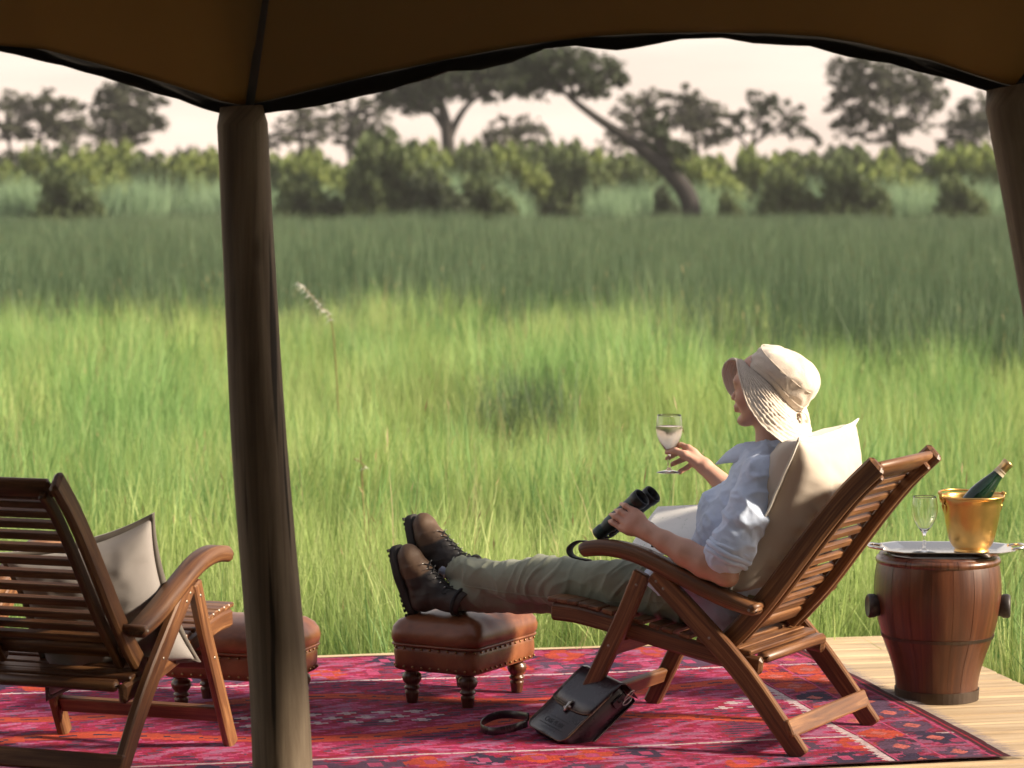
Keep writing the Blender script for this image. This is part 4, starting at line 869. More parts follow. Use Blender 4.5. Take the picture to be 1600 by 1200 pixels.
# bottle leaning in the bucket
bd = (at(1579, 722, 8.86) - at(1535, 778, 8.84)).normalized(); tip = at(1576, 722, 8.87)
bd = Vector((.66, .04, .75)).normalized()
bt = empty('wine_bottle', tip - bd * .30); bt.rotation_euler = bd.to_track_quat('Z', 'Y').to_euler(); bt.location = tip - bd * .240
prof = [(.0001, .0), (.034, .0), (.036, .004), (.036, .09), (.0345, .11), (.028, .145), (.021, .172), (.0178, .192), (.0165, .21)]
b = MB(); b.lathe([(max(1e-4, float(a)), float(z)) for a, z in spline(prof, 3)], 32); b.build('body', BOTTLE, bt)
b = MB(); b.lathe([(.0184, .190), (.0176, .202), (.0172, .225), (.0184, .227), (.0184, .238), (.0172, .240), (.0001, .2405)], 28); b.build('foil', FOIL, bt)
b = MB(); b.lathe([(.0192, .189), (.0186, .195), (.0184, .1985)], 28); b.build('neck_band', PAPERL, bt); b = MB(); b.lathe([(.0181, .2025), (.0179, .206)], 28); b.build('neck_band', PAPERL, bt)
tag(bt, 'green wine bottle with gold foil leaning in the brass bucket', 'bottle')

# cushions
def pillow(W_, H_, T, seed, flange=.016, wrinkle=.006, n=44, pinch=.07, squash=0):
    V = []; F = []; uvw = []
    for side in (1, -1):
        for i in range(n + 1):
            for j in range(n + 1):
                u = -1 + 2 * i / n; v = -1 + 2 * j / n; x = u * W_ / 2 * (1 - pinch * (1 - v * v)); y = v * H_ / 2 * (1 - pinch * (1 - u * u))
                e = max(0, (1 - u ** 4) * (1 - v ** 4)); z = T / 2 * e ** .55 * (1 - .25 * (u * u + v * v) / 2)
                z += side * 0 + wrinkle * (noise.noise(Vector((u * 3 + seed, v * 3, side))) + .6 * noise.noise(Vector((u * 8 + seed, v * 5, side * 2)))) * min(1, e * 2) * (1 if z > 0 else 0)
                if squash and side > 0: z *= 1 - squash * math.exp(-(u * u + v * v) * 1.6)
                V.append((x, y, side * max(z, .0012)))
    m = (n + 1) ** 2
    for s in (0, 1):
        for i in range(n):
            for j in range(n):
                q = [s * m + i * (n + 1) + j, s * m + (i + 1) * (n + 1) + j, s * m + (i + 1) * (n + 1) + j + 1, s * m + i * (n + 1) + j + 1]; F.append(tuple(q if s == 0 else q[::-1]))
    edge = [(i, 0) for i in range(n)] + [(n, j) for j in range(n)] + [(i, n) for i in range(n, 0, -1)] + [(0, j) for j in range(n, 0, -1)]
    id_ = lambda i, j: i * (n + 1) + j
    for k in range(len(edge)):
        a, c = edge[k], edge[(k + 1) % len(edge)]; F.append((id_(*a), m + id_(*a), m + id_(*c), id_(*c)))
    me = mesh(V, F, True, [(v[0], v[1]) for v in V]); rim = []
    for k, (i, j) in enumerate(edge): p = V[id_(i, j)]; rim.append(Vector((p[0], p[1], 0)))
    # flange: flat wavy border
    fv = []; ff = []
    for k, p in enumerate(rim):
        d = p.normalized(); w = .004 * noise.noise(Vector((k * .22, seed, 0)))
        fv += [p - d * .006 + Vector((0, 0, .003)), p + d * flange + Vector((0, 0, .0025 + w)), p + d * flange + Vector((0, 0, -.0025 + w)), p - d * .006 + Vector((0, 0, -.003))]
    N = len(rim)
    for k in range(N):
        q = (k + 1) % N
        for a in range(4): c = (a + 1) % 4; ff.append((4 * k + a, 4 * k + c, 4 * q + c, 4 * q + a))
    return me, mesh(fv, ff, True, recalc=True)
def frame_matrix(o, ex, ey):
    ex = Vector(ex).normalized(); ez = ex.cross(Vector(ey)).normalized(); ey = ez.cross(ex); M = Matrix((ex, ey, ez)).transposed().to_4x4(); M.translation = Vector(o); return M
CHM = Matrix.Translation(CH_C) @ Matrix.Rotation(CH_RZ, 4, 'Z'); C2M = Matrix.Translation(C2_C) @ Matrix.Rotation(C2_RZ, 4, 'Z')
p_me, f_me = pillow(.50, .50, .27, 2.0, .016, .015, squash=.55, pinch=.10)
# x axis up along the backrest, y axis across
M = CHM @ frame_matrix((-.196, -.006, .676), (-.43, 0, .90), (-.02, -.97, .20)); cu = empty('cushion'); cu.matrix_world = M
obj('filled_cover', p_me, CUSH, cu); obj('edge_flange', f_me, PIPING, cu); tag(cu, 'cream linen cushion behind the woman in the right armchair', 'cushion', 'linen cushions')
p_me, f_me = pillow(.45, .42, .20, 6.0, .018, .007, pinch=.15)
M = C2M @ frame_matrix((-.035, -.074, .450), (-.38, .10, .91), (.42, -.90, .04)); cu = empty('cushion'); cu.matrix_world = M
obj('filled_cover', p_me, CUSHB, cu); obj('edge_flange', f_me, PIPINGD, cu); tag(cu, 'greyish cushion with dark flanged edge in the left armchair', 'cushion', 'linen cushions')

# leather satchel against the chair's front leg
wv = Vector((.50, -.84, -.12)).normalized(); hv = Vector((.66, .40, .64)); hv = (hv - wv * hv.dot(wv)).normalized()
BL = at(822, 1131, 8.20); BM = frame_matrix(BL, wv, hv); bag = empty('leather_satchel'); bag.matrix_world = BM
bw, bh, bdp = .205, .255, .070                           # x width, y height, z towards the viewer
def plate(b, pts, z0, z1, ch=.002):
    c = sum((Vector((x, y, 0)) for x, y in pts), Vector()) / len(pts); r = []
    for z, k in ((z0, 1 - ch * 8), (z0 + ch, 1), (z1 - ch, 1), (z1, 1 - ch * 8)): r.append([Vector((c.x + (x - c.x) * k, c.y + (y - c.y) * k, z)) for x, y in pts])
    b.rings(r); return b
def rrect(x0, x1, y0, y1, r, n=5):
    o = []
    for cx, cy, a in ((x1 - r, y1 - r, 0), (x0 + r, y1 - r, 90), (x0 + r, y0 + r, 180), (x1 - r, y0 + r, 270)): o += [(cx + r * math.cos(R(a + 90 * k / n)), cy + r * math.sin(R(a + 90 * k / n))) for k in range(n + 1)]
    return o
b = MB(); plate(b, rrect(-.004, bw + .004, -.004, bh + .004, .02), -bdp - .004, -bdp); b.build('back_panel', BAGL, bag)
b = MB(); plate(b, rrect(.004, bw - .004, .004, bh - .004, .024), -bdp, -.002, .004); b.build('gusset', BAGL, bag)
b = MB(); plate(b, rrect(0, bw, 0, bh - .03, .030), -.002, .003, .0012); b.build('front_panel', BAGL, bag)
b = MB()
fl = [(bw * t, y) for t, y in ((0, .118), (.10, .108), (.25, .104), (.75, .104), (.90, .108), (1, .118))]
prof = [(0, .004), (.05, .0055), (.10, .006), (.135, .004), (.148, -.006), (.152, -.025), (.152, -bdp)]     # over the top to the back
rings = []
for t in np.linspace(0, 1, 15):
    x = bw * (-.012 + 1.024 * t); y0 = .104 + .016 * abs(2 * t - 1) ** 4; rings.append([Vector((x, y0 + (bh + .002 - y0) * min(1, p / .148) if p < .148 else bh + .002 + (p - .148), z)) for p, z in prof])
th = [[p + Vector((0, 0, .0032)) if i < 5 else p + Vector((0, .0032, 0)) for i, p in enumerate(r)] for r in rings]
b.rings([r + t[::-1] for r, t in zip(rings, th)]); b.build('flap', BAGL, bag)
b = MB(); b.tube([r[0] + Vector((0, 0, .0018)) for r in rings], .0022, 6); b.build('flap_edge', BAGE, bag)
b = MB(); P = [(x, y, .0022) for x, y in rrect(.0, bw, .0, bh - .03, .030) if y < .2]; P = sorted(P, key=lambda p: (p[0] > bw / 2, -p[1] if p[0] < bw / 2 else p[1])); b.tube(P, .002, 6); b.build('panel_edge', BAGE, bag)
b = MB()
def stitch(p, q, n):
    p = Vector(p); q = Vector(q)
    for k in range(n): a = p.lerp(q, (k + .15) / n); c = p.lerp(q, (k + .75) / n); b.tube([a, c], .0006, 4)
stitch((.006, .03, .0036), (.006, .15, .0036), 26); stitch((bw - .006, .03, .0036), (bw - .006, .15, .0036), 26); stitch((.003, .122, .0092), (.003, .245, .0092), 24); stitch((.006, .114, .0092), (bw * .5 - .02, .110, .0092), 14); stitch((bw + .004, .02, -bdp - .0005), (bw + .004, bh, -bdp - .0005), 46)
o = b.build('stitching', THREAD, bag); o['kind'] = 'stuff'
b = MB(); b.tube([(bw * .5, .088, .007), (bw * .5 + .003, .098, .012), (bw * .5, .108, .014), (bw * .5 - .003, .118, .013), (bw * .5, .128, .010)], [.004, .0055, .004, .0055, .003], 8); b.ball((bw * .5 - .009, .100, .010), .0045); b.ball((bw * .5 + .009, .108, .010), .0045); b.build('clasp', STEEL, bag)
b = MB(); plate(b, rrect(bw + .0005, bw + .006, .19, .235, .002), -.045, -.020); b.ball((bw + .008, .212, -.032), .006); b.build('strap_tab', BAGL, bag)
b = MB(); cx = Vector((bw + .012, .245, -.035)); b.tube([cx + Vector((.013 * math.cos(t) * .6, .020 * math.sin(t), .010 * math.cos(t))) for t in np.linspace(0, 6.283, 20)], .0018, 6); b.tube([cx + Vector((.02 + .010 * math.cos(t), -.022 + .016 * math.sin(t), .004)) for t in np.linspace(0, 6.283, 18)], .0015, 6); b.build('ring', STEEL, bag)
# embossed mark on the front panel
def text(body, size, x, y, z, parent, name='embossed_lettering'):
    cu = bpy.data.curves.new(name, 'FONT'); cu.body = body; cu.size = size; cu.align_x = 'CENTER'; cu.extrude = .0002; o = bpy.data.objects.new(name, cu); COL.objects.link(o)
    bpy.context.view_layer.update(); dg = bpy.context.evaluated_depsgraph_get(); me = bpy.data.meshes.new_from_object(o.evaluated_get(dg)); bpy.data.objects.remove(o); me.materials.clear(); return obj(name, me, INK, parent, (x, y, z))
o = text('CASE PLAIN', .0200, bw * .5, .038, .0034, bag); o.scale = (.92, 1.15, 1)
for y, w, h in ((.062, .118, .0010), (.030, .125, .0022), (.020, .075, .0007)): b = MB(); b.box((bw * .5, y, .0032), (w, h, .0007), .0002); b.build('embossed_line', INK, bag, False)
o = text('. . . .', .014, bw * .5, .0265, .0034, bag)
# shoulder strap looping out on the rug
inv = BM.inverted(); s0 = at(826, 1120, 8.22)
loop = [s0, at(806, 1117, 8.3), at(780, 1117, 8.32), at(757, 1126, 8.28), at(752, 1137, 8.2), at(770, 1143, 8.13), at(800, 1138, 8.12), at(824, 1130, 8.15)]
pts = spline([tuple(inv @ p) for p in loop], 6); up = inv.to_3x3() @ Vector((0, 0, 1)); b = MB(); b.sweep(pts, up, .024, .0035, .001, False); b.build('strap', BAGL, bag)
tag(bag, 'dark brown leather satchel leaning on the armchair leg', 'bag')

# ================================================================== THE WOMAN (all in the chair frame: x forward, y camera side, z up)
HEAD = Vector((-.105, 0, 1.02))
def build_body():
    S = SDF((-.32, -.34, .20), (1.12, .36, 1.16), .0042)
    # trunk and legs (under the clothes)
    S.cone((-.125, 0, .77), .085, (-.03, 0, .6), .09, .03, .7); S.cone((-.03, 0, .6), .09, (.04, 0, .43), .10, .03, .7)
    for y, kn, an in ((1, (.55, .075, .412), (.94, -.005, .412)), (-1, (.52, -.06, .37), (.94, .035, .335))):
        S.cone((.08, .085 * y, .40), .075, kn, .055, .03); S.cone(kn, .055, an, .036, .02)
    S.cone((-.14, .05, .79), .05, (-.17, .155, .775), .048, .02); S.cone((-.14, -.05, .79), .05, (-.15, -.155, .775), .048, .02)
    # neck, head
    S.cone((-.118, 0, .975), .050, (-.142, 0, .84), .052, .02); S.cone((-.142, 0, .85), .05, (-.135, 0, .79), .075, .03)
    S.ell((-.112, 0, 1.045), (.094, .075, .083), .01); S.ell((-.080, 0, .992), (.056, .058, .072), .03)
    for y in (1, -1):
        S.cone((-.105, .050 * y, .968), .016, (-.052, .016 * y, .925), .016, .02); S.ell((-.055, .036 * y, .988), (.022, .020, .022), .02)
        S.ell((-.112, .076 * y, 1.0), (.020, .007, .030), .006); S.ell((-.036, .030 * y, 1.020), (.012, .015, .010), .006)
        S.ell((-.022, .0115 * y, .9835), (.010, .007, .0065), .005)
    S.ell((-.040, 0, .922), (.021, .024, .017), .012)
    S.cone((-.030, 0, 1.026), .0075, (-.006, 0, .990), .0085, .008); S.ell((-.007, 0, .9875), (.0095, .0095, .008), .004)
    S.ell((-.028, 0, .962), (.018, .026, .014), .012)
    S.ell((-.0175, 0, .9640), (.0095, .020, .0058), .003); S.ell((-.0195, 0, .9505), (.0095, .018, .0064), .003)
    S.cone((-.0085, -.016, .9572), .0018, (-.0085, .016, .9572), .0018, .002, sub=True)
    S.ell((-.034, 0, 1.040), (.018, .052, .014), .015)
    # camera-side arm, forearm on the armrest, hand over the binoculars
    S.chain([((-.17, .165, .775), .047), ((-.14, .225, .64), .043), ((-.098, .268, .515), .038)], .012)
    S.chain([((-.098, .268, .512), .040), ((-.045, .270, .530), .0425), ((.02, .268, .556), .039), ((.09, .262, .585), .030), ((.142, .256, .606), .0265)], .012, 1.0)
    S.ell((-.118, .270, .492), (.026, .030, .024), .02)
    wr = (.142, .256, .606); kn = [((.190, .250, .664), .0118), ((.203, .256, .647), .0120), ((.221, .258, .632), .0115), ((.232, .256, .613), .0105)]
    for k, r in kn: S.cone(wr, .021, (k[0] * .75 + wr[0] * .25, k[1] + .001, k[2] * .75 + wr[2] * .25), .0155, .012); S.cone((k[0] * .7 + wr[0] * .3, k[1], k[2] * .7 + wr[2] * .3), .0150, k, r, .010)
    tips = [((.226, .244, .680), (.252, .222, .680)), ((.240, .250, .663), (.268, .226, .661)), ((.256, .251, .648), (.283, .228, .648)), ((.264, .250, .628), (.290, .232, .632))]
    for (k, r), (m, t) in zip(kn, tips): S.cone(k, r * .90, m, .0088, .004); S.cone(m, .0088, t, .0072, .003)
    S.chain([((.168, .240, .612), .015), ((.196, .216, .612), .0115), ((.224, .198, .622), .0095), ((.246, .194, .630), .008)], .008)
    # far arm raised with the glass
    S.chain([((-.15, -.165, .775), .046), ((-.08, -.21, .66), .042), ((-.005, -.232, .595), .037)], .012)
    S.chain([((-.005, -.232, .595), .038), ((.045, -.228, .635), .040), ((.11, -.216, .692), .034), ((.185, -.204, .758), .0235)], .012)
    wr = (.185, -.204, .758)
    kn = [((.240, -.205, .812), .0118), ((.247, -.216, .799), .0120), ((.244, -.224, .784), .0115), ((.233, -.230, .767), .0105)]
    for k, r in kn: S.cone(wr, .019, (k[0] * .7 + wr[0] * .3, k[1] * .7 + wr[1] * .3, k[2] * .7 + wr[2] * .3), .0150, .012); S.cone((k[0] * .7 + wr[0] * .3, k[1] * .7 + wr[1] * .3, k[2] * .7 + wr[2] * .3), .0150, k, r, .010)
    fing = [((.274, -.220, .820), (.301, -.212, .807), (.312, -.204, .803)), ((.283, -.232, .796), (.307, -.222, .782), (.314, -.208, .776)), ((.277, -.238, .772), (.300, -.226, .760), (.300, -.208, .757)), ((.260, -.238, .748), (.277, -.226, .737), (.273, -.210, .735))]
    for (k, r), (a, b_, c) in zip(kn, fing): S.cone(k, r * .88, a, .0088, .004); S.cone(a, .0088, b_, .0080, .003); S.cone(b_, .0080, c, .0072, .003)
    S.chain([((.205, -.188, .772), .0155), ((.240, -.178, .794), .0125), ((.272, -.180, .804), .0100), ((.306, -.190, .797), .0080)], .008)
    P, Q = S.mesh(); P = relax(P, Q, 2)
    me = fastmesh(P, Q, True); col = np.tile(np.array([.62, .345, .25], np.float32), (len(P), 1))
    def tint(c, r, rgb, w):
        d = np.linalg.norm((P - np.array(c, np.float32)) / np.array(r, np.float32), axis=1); f = np.clip(1.3 - d, 0, 1)[:, None] * w; col[:] = col * (1 - f) + np.array(rgb) * f
    tint((-.012, 0, .9572), (.013, .024, .014), (.50, .16, .14), .9); tint((-.055, .04, .99), (.03, .03, .03), (.66, .30, .22), .5)
    for k, r in kn: tint(k, (.016,) * 3, (.66, .28, .19), .5)
    for t in [x[-1] for x in fing] + [x[-1] for x in tips]: tint(t, (.012,) * 3, (.74, .36, .28), .7)
    tint((-.118, .27, .49), (.03,) * 3, (.60, .27, .20), .5); tint((.20, .255, .64), (.05,) * 3, (.60, .28, .21), .5)
    vcol(me, col); return me
person = obj('person', build_body(), SKIN); person.location = CH_C; person.rotation_euler.z = CH_RZ
tag(person, 'woman in sun hat and pale shirt reclining with a raised wine glass', 'person')

def wrinkle(P, Q, fn):
    N = vnormals(P, Q); d = np.array([fn(p) for p in P], np.float32); return P + N * d[:, None]
def ridge(p, s, o): return 1 - 2 * abs(nz3(p, s, o))
# shirt
S = SDF((-.34, -.34, .24), (.34, .36, .92), .0045)
S.cone((-.125, 0, .765), .100, (-.045, 0, .61), .112, .03, .68); S.cone((-.045, 0, .61), .112, (.04, 0, .44), .128, .04, .66)
S.ell((.02, .045, .665), (.065, .06, .06), .03); S.ell((.02, -.06, .665), (.065, .06, .06), .03)
S.cone((-.145, .05, .80), .058, (-.168, .160, .775), .060, .03); S.cone((-.14, -.05, .80), .058, (-.15, -.160, .775), .058, .03)
S.chain([((-.168, .162, .775), .061), ((-.148, .222, .66), .062), ((-.124, .256, .575), .060)], .02)
S.chain([((-.132, .250, .598), .063), ((-.108, .266, .555), .061)], .006); S.chain([((-.120, .258, .578), .067), ((-.112, .263, .562), .066)], .004)
S.chain([((-.15, -.162, .775), .060), ((-.085, -.208, .675), .058), ((-.025, -.226, .620), .055)], .02); S.chain([((-.04, -.222, .632), .060), ((-.02, -.228, .614), .058)], .006)
S.ell((.105, .085, .452), (.135, .118, .072), .03); S.ell((.08, -.05, .46), (.11, .11, .06), .03); S.cone((-.14, 0, .85), .060, (-.14, 0, .80), .085, .03)
S.ell((-.02, .12, .36), (.10, .07, .07), .03)
S.cone((-.118, 0, 1.0), .062, (-.138, 0, .848), .060, .006, sub=True)
P, Q = S.mesh(); P = relax(P, Q, 1)
def wf(p):
    x, y, z = p; r1 = max(0, ridge((x + .5 * z, y, z - .3 * x), (13, 8, 17), 1.0)); r2 = max(0, ridge((x, y, z), (26, 22, 30), 4.0)); r3 = max(0, ridge((x - .4 * z, y, z), (48, 40, 30), 9.0))
    a = 0.0072 * r1 ** 3 + .0024 * r2 ** 3 + .0014 * r3 ** 2 - .004; sl = max(0, min(1, (y - .15) / .06))
    q = z * .75 - x * 1.1 + .02 * nz3(p, (10, 10, 10), 2); a += sl * .0022 * max(0, math.sin(q * 105 + 3.0 * nz3(p, (11, 11, 11), 7))) ** 2 + .0035 * nz3(p, (8, 8, 9), 3); return a
P = relax(wrinkle(P, Q, wf), Q, 2)
shirt = obj('shirt', fastmesh(P, Q, True), SHIRT, person); shirt['label'] = 'pale blue linen shirt with rolled sleeves'
# collar
V = []; n = 40
for k, (rr_, z, fl) in enumerate(((1.25, .812, 0), (1.08, .846, 0), (1.04, .876, 0), (1.10, .882, 1), (1.34, .862, 1), (1.58, .834, 1))):
    for i in range(n + 1):
        a = R(-158 + 316 * i / n); front = (1 - math.cos(a)) / 2       # a = 0 at the nape
        rx, ry = .074 * rr_, .068 * rr_; x = -.140 - math.cos(a) * rx + .022 * front + (.026 * front ** 3 * fl * (rr_ - .9) * 3); y = math.sin(a) * ry * (1 - .10 * front); zz = z - .024 * front - (.010 * front ** 2 * fl * (rr_ - .96) * 3)
        zz += .0025 * noise.noise(Vector((a * 2, k, 0))); V.append((x, y, zz))
F = [(k * (n + 1) + i, k * (n + 1) + i + 1, (k + 1) * (n + 1) + i + 1, (k + 1) * (n + 1) + i) for k in range(5) for i in range(n)]
o = obj('collar', mesh(V, F, True), SHIRT, shirt); md = o.modifiers.new('s', 'SOLIDIFY'); md.thickness = .003
# rolled cuffs as fabric rings
for c, d, r, nm in (((-.114, .261, .566), (.13, .07, -.30), .060, 'cuff'), ((-.028, -.226, .622), (.30, -.06, -.18), .055, 'cuff')):
    c = Vector(c); d = Vector(d).normalized(); a = d.orthogonal().normalized(); b2 = d.cross(a); b = MB()
    for q, (off, rad, tk) in enumerate(((-.012, 1.02, .008), (.002, 1.06, .0095), (.016, 1.03, .0085))):
        P_ = []
        for i in range(49):
            t = 2 * math.pi * i / 48; w = 1 + .03 * noise.noise(Vector((math.cos(t) * 2, math.sin(t) * 2, q * 3 + c.x * 9))); P_.append(c + d * (off + .006 * noise.noise(Vector((math.cos(t) * 1.5, math.sin(t) * 1.5, q + 7)))) + (a * math.cos(t) + b2 * math.sin(t)) * r * rad * w)
        b.tube(P_, tk, 8, False)
    o = b.build(nm, SHIRT, shirt); o['kind'] = 'stuff'
for k in range(0): t = k / 5; p = Vector((-.006, .0, .775)).lerp(Vector((.150, .01, .50)), t); b.ball(p + Vector((.02 + .03 * math.sin(t * 3), 0, .01)), .0045, 8, 5)
# trousers
S = SDF((-.16, -.30, .22), (1.02, .30, .56), .0045)
S.ell((.035, 0, .395), (.125, .178, .092), .03)
S.chain([((.09, .092, .405), .090), ((.30, .088, .410), .084), ((.50, .078, .415), .074), ((.60, .068, .416), .070), ((.70, .050, .403), .062), ((.83, .022, .402), .053), ((.935, -.002, .414), .047)], .02)
S.chain([((.09, -.09, .40), .088), ((.30, -.082, .392), .082), ((.50, -.062, .378), .074), ((.60, -.045, .368), .068), ((.72, -.015, .352), .060), ((.92, .035, .340), .050)], .015)
S.cone((.93, -.002, .414), .040, (1.04, -.012, .43), .040, .004, sub=True); S.cone((.93, .035, .34), .043, (1.04, .045, .335), .043, .004, sub=True)
P, Q = S.mesh(); P = relax(P, Q, 1)
def tf(p):
    x, y, z = p; k = math.exp(-((x - .57) / .13) ** 2); h = math.exp(-((x - .24) / .14) ** 2); an = max(0, min(1, (x - .70) / .18))
    q = x + .35 * (z - .4) + .035 * nz3(p, (9, 9, 9), 1); a = .0050 * k * max(0, math.sin(q * 120 + 2.5 * nz3(p, (7, 7, 7), 5))) ** 2 + .0060 * h * max(0, ridge((x + .6 * z, y, z), (20, 9, 7), 3)) ** 3
    a += an * .0060 * max(0, ridge((x - .5 * z, y, z), (22, 9, 9), 6)) ** 2 + .0038 * max(0, ridge((x + .3 * z, y, z), (15, 8, 11), 8)) ** 3 + .003 * nz3(p, (12, 12, 12), 2) - .003; return a
P = wrinkle(P, Q, tf)
tr = obj('trousers', fastmesh(P, Q, True), TROUSER, person); tr['label'] = 'olive green cotton trousers'
# side seam of the trousers
b = MB(); dg = None
from mathutils.bvhtree import BVHTree
bv = BVHTree.FromPolygons([tuple(map(float, p)) for p in P], [tuple(map(int, q)) for q in Q])
def on(surface, p, d, off=.0008):
    h = surface.ray_cast(Vector(p), Vector(d)); return (h[0] + h[1] * off) if h[0] is not None else Vector(p)
pts = [on(bv, (x, .30, .394 - .02 * math.sin(max(0, x - .1) * 3)), (0, -1, 0)) for x in np.linspace(.13, .88, 60)]
b.tube(pts, .0013, 5); b.build('side_seam', TROUSER, tr)
# sock
b = MB(); b.tube(spline([(.90, -.002, .413), (.95, -.004, .418), (.985, -.006, .425)], 4), .037, 20); b.build('sock', SHIRT, person)

# boots
def make_boot():
    root = empty('boot', parent=person); S = SDF((-.14, -.08, -.01), (.20, .08, .24), .0036)
    S.ell((.120, 0, .040), (.062, .046, .040), .015); S.cone((.085, 0, .046), .043, (-.035, 0, .044), .036, .02); S.cone((.075, 0, .058), .040, (-.01, 0, .105), .042, .025)
    S.ell((-.045, 0, .05), (.042, .035, .050), .015); S.cone((-.030, 0, .085), .044, (-.080, 0, .178), .047, .02)
    S.cone((-.075, 0, .16), .036, (-.12, 0, .25), .040, .004, sub=True)
    S.F = np.maximum(S.F, (.006 - (np.arange(S.n[2], dtype=np.float32) * S.h + S.lo[2]))[None, None, :])
    P, Q = S.mesh(); P = relax(P, Q, 1); P = wrinkle(P, Q, lambda p: .0022 * nz3(p, (40, 40, 40), 1) + .0016 * ridge(p, (24, 30, 24), 2) * (1 if -.02 < p[0] < .1 else 0))
    me = fastmesh(P, Q, True); col = np.zeros((len(P), 3), np.float32)
    toe = np.clip((P[:, 0] - .052 - .012 * np.cos(P[:, 1] * 40)) / .006, 0, 1)[:, None]; low = np.clip((.050 - P[:, 2]) / .008, 0, 1)[:, None]; heel = np.clip((-.035 - P[:, 0]) / .01, 0, 1)[:, None]
    lo2 = (P[:, 2:3] < .03) * 1.0
    dk, br, md_ = np.array([.012, .011, .012]), np.array([.11, .060, .030]), np.array([.038, .020, .012])
    col[:] = dk; col = col * (1 - toe) + br * toe; f = np.maximum(low * (1 - toe), heel * .7); col = col * (1 - f) + md_ * f; col = col * (1 - .55 * toe * lo2) + np.array([.05, .028, .016]) * .55 * toe * lo2
    vcol(me, col); obj('upper', me, BOOTM, root); bv = BVHTree.FromPolygons([tuple(map(float, p)) for p in P], [tuple(map(int, q)) for q in Q])
    # sole with lugs
    outl = []
    for k in range(48):
        t = 2 * math.pi * k / 48; c, s = math.cos(t), math.sin(t); x = .048 + .140 * (abs(c) ** .85) * (1 if c > 0 else -1); w = .046 if x > .07 else (.036 + .010 * max(0, (x - 0) / .07) if x > 0 else .037); outl.append((x, w * (abs(s) ** .7) * (1 if s > 0 else -1)))
    b = MB(); plate(b, outl, -.012, .014, .003); b.build('sole', RUBBER, root); b = MB()
    for k in range(14):
        x = -.08 + .255 * k / 13
        if -.0 < x < .035: continue
        for s in (1, -1): b.box((x, s * .020, -.0125), (.012, .034, .006), .002)
    for s in (1, -1): pass
    o = b.build('tread_lug', RUBBER, root, False); o['kind'] = 'stuff'
    # laces and hooks up the instep
    rows = []
    for k in range(7):
        x = .062 - .018 * k; z = .12
        rows.append([on(bv, (x + .05, s * .017, .095 + .016 * k + .03), (-.55, 0, -.83), .003) for s in (1, -1)])
    b = MB()
    for k in range(6): b.tube([rows[k][0], (rows[k][0] + rows[k + 1][1]) / 2 + Vector((.003, 0, .004)), rows[k + 1][1]], .0019, 6); b.tube([rows[k][1], (rows[k][1] + rows[k + 1][0]) / 2 + Vector((.003, 0, .005)), rows[k + 1][0]], .0019, 6)
    c = (rows[-1][0] + rows[-1][1]) / 2
    for s in (1, -1): b.tube([c + Vector((.008 * math.sin(t), s * (.012 + .016 * (1 - math.cos(t))), -.012 * (1 - math.cos(t)))) for t in np.linspace(0, 5.5, 14)], .0018, 6)
    o = b.build('lace', LACE, root); o['kind'] = 'stuff'; b = MB()
    for r in rows[:-1]:
        for s, p in zip((1, -1), r): b.tube([p + Vector((0, s * .004, 0)), p + Vector((.003, s * .007, .003)), p + Vector((.001, s * .011, 0))], .0016, 6)
    o = b.build('lace_hook', STEEL, root); o['kind'] = 'stuff'
    pts = [Vector((-.079 + .047 * math.cos(t) * .93, .049 * math.sin(t), .178 + .022 * math.cos(t))) for t in np.linspace(0, 6.283, 30)]
    b = MB(); b.tube(pts, .0065, 8, False); b.build('collar', LACE, root); return root
boot = make_boot()
def place_boot(o, ankle, toe, up):
    """toe: direction the foot points; up: direction towards the shin"""
    X = Vector(toe).normalized(); Z = Vector(up); Z = (Z - X * Z.dot(X)).normalized(); Y = Z.cross(X); M = Matrix((X, Y, Z)).transposed().to_4x4(); M = M @ Matrix.Diagonal((.82, .98, .96, 1)); M.translation = Vector(ankle) - M.to_3x3() @ Vector((-.040, 0, .085)); o.matrix_local = M
place_boot(boot, (.985, -.012, .424), (.30, -.06, .93), (-1, .0, .06)); boot['label'] = 'upper brown walking boot, crossed over the other'
boot2 = copy_tree(boot, person); place_boot(boot2, (.985, .070, .334), (.26, .06, .92), (-1, .0, .02)); boot2['label'] = 'lower brown walking boot resting on the stool'

# sun hat
HC = Vector((-.135, 0, 1.022)); EF = Vector((.76, 0, .65)).normalized(); EA = Vector((-.65, 0, .76)).normalized(); EY = Vector((0, 1, 0))
hat = empty('sun_hat', HC, 0, person)
def H(f, y, a): return EF * f + EY * y + EA * a
crown = [(1.0, 0), (1.02, .015), (1.035, .035), (1.02, .058), (.985, .074), (.90, .090), (.76, .103), (.56, .112), (.32, .116), (.10, .117)]
cs = [(float(a), float(b)) for a, b in spline(crown, 4)]; V = []; n = 80
for r, h in cs:
    for i in range(n):
        t = 2 * math.pi * i / n; c, s = math.cos(t), math.sin(t); w = 1 + .045 * (1 - 2 * abs(noise.noise(Vector((c * 2.2, s * 2.2, h * 26))))) * min(1, h * 22) - .02 + .012 * noise.noise(Vector((c * 5, s * 5, h * 60)))
        V.append(H(.106 * r * c * w, .094 * r * s * w, h * (1.0 + .10 * -c) + .030 * s * s * (1 - h / .117) + .005 * noise.noise(Vector((c * r * 3.5, s * r * 3.5, 3))) * min(1, h * 14)))
F = [(k * n + i, k * n + (i + 1) % n, (k + 1) * n + (i + 1) % n, (k + 1) * n + i) for k in range(len(cs) - 1) for i in range(n)] + [tuple((len(cs) - 1) * n + i for i in range(n))]
o = obj('crown', mesh(V, F, True), HATM, hat); md = o.modifiers.new('s', 'SOLIDIFY'); md.thickness = .002
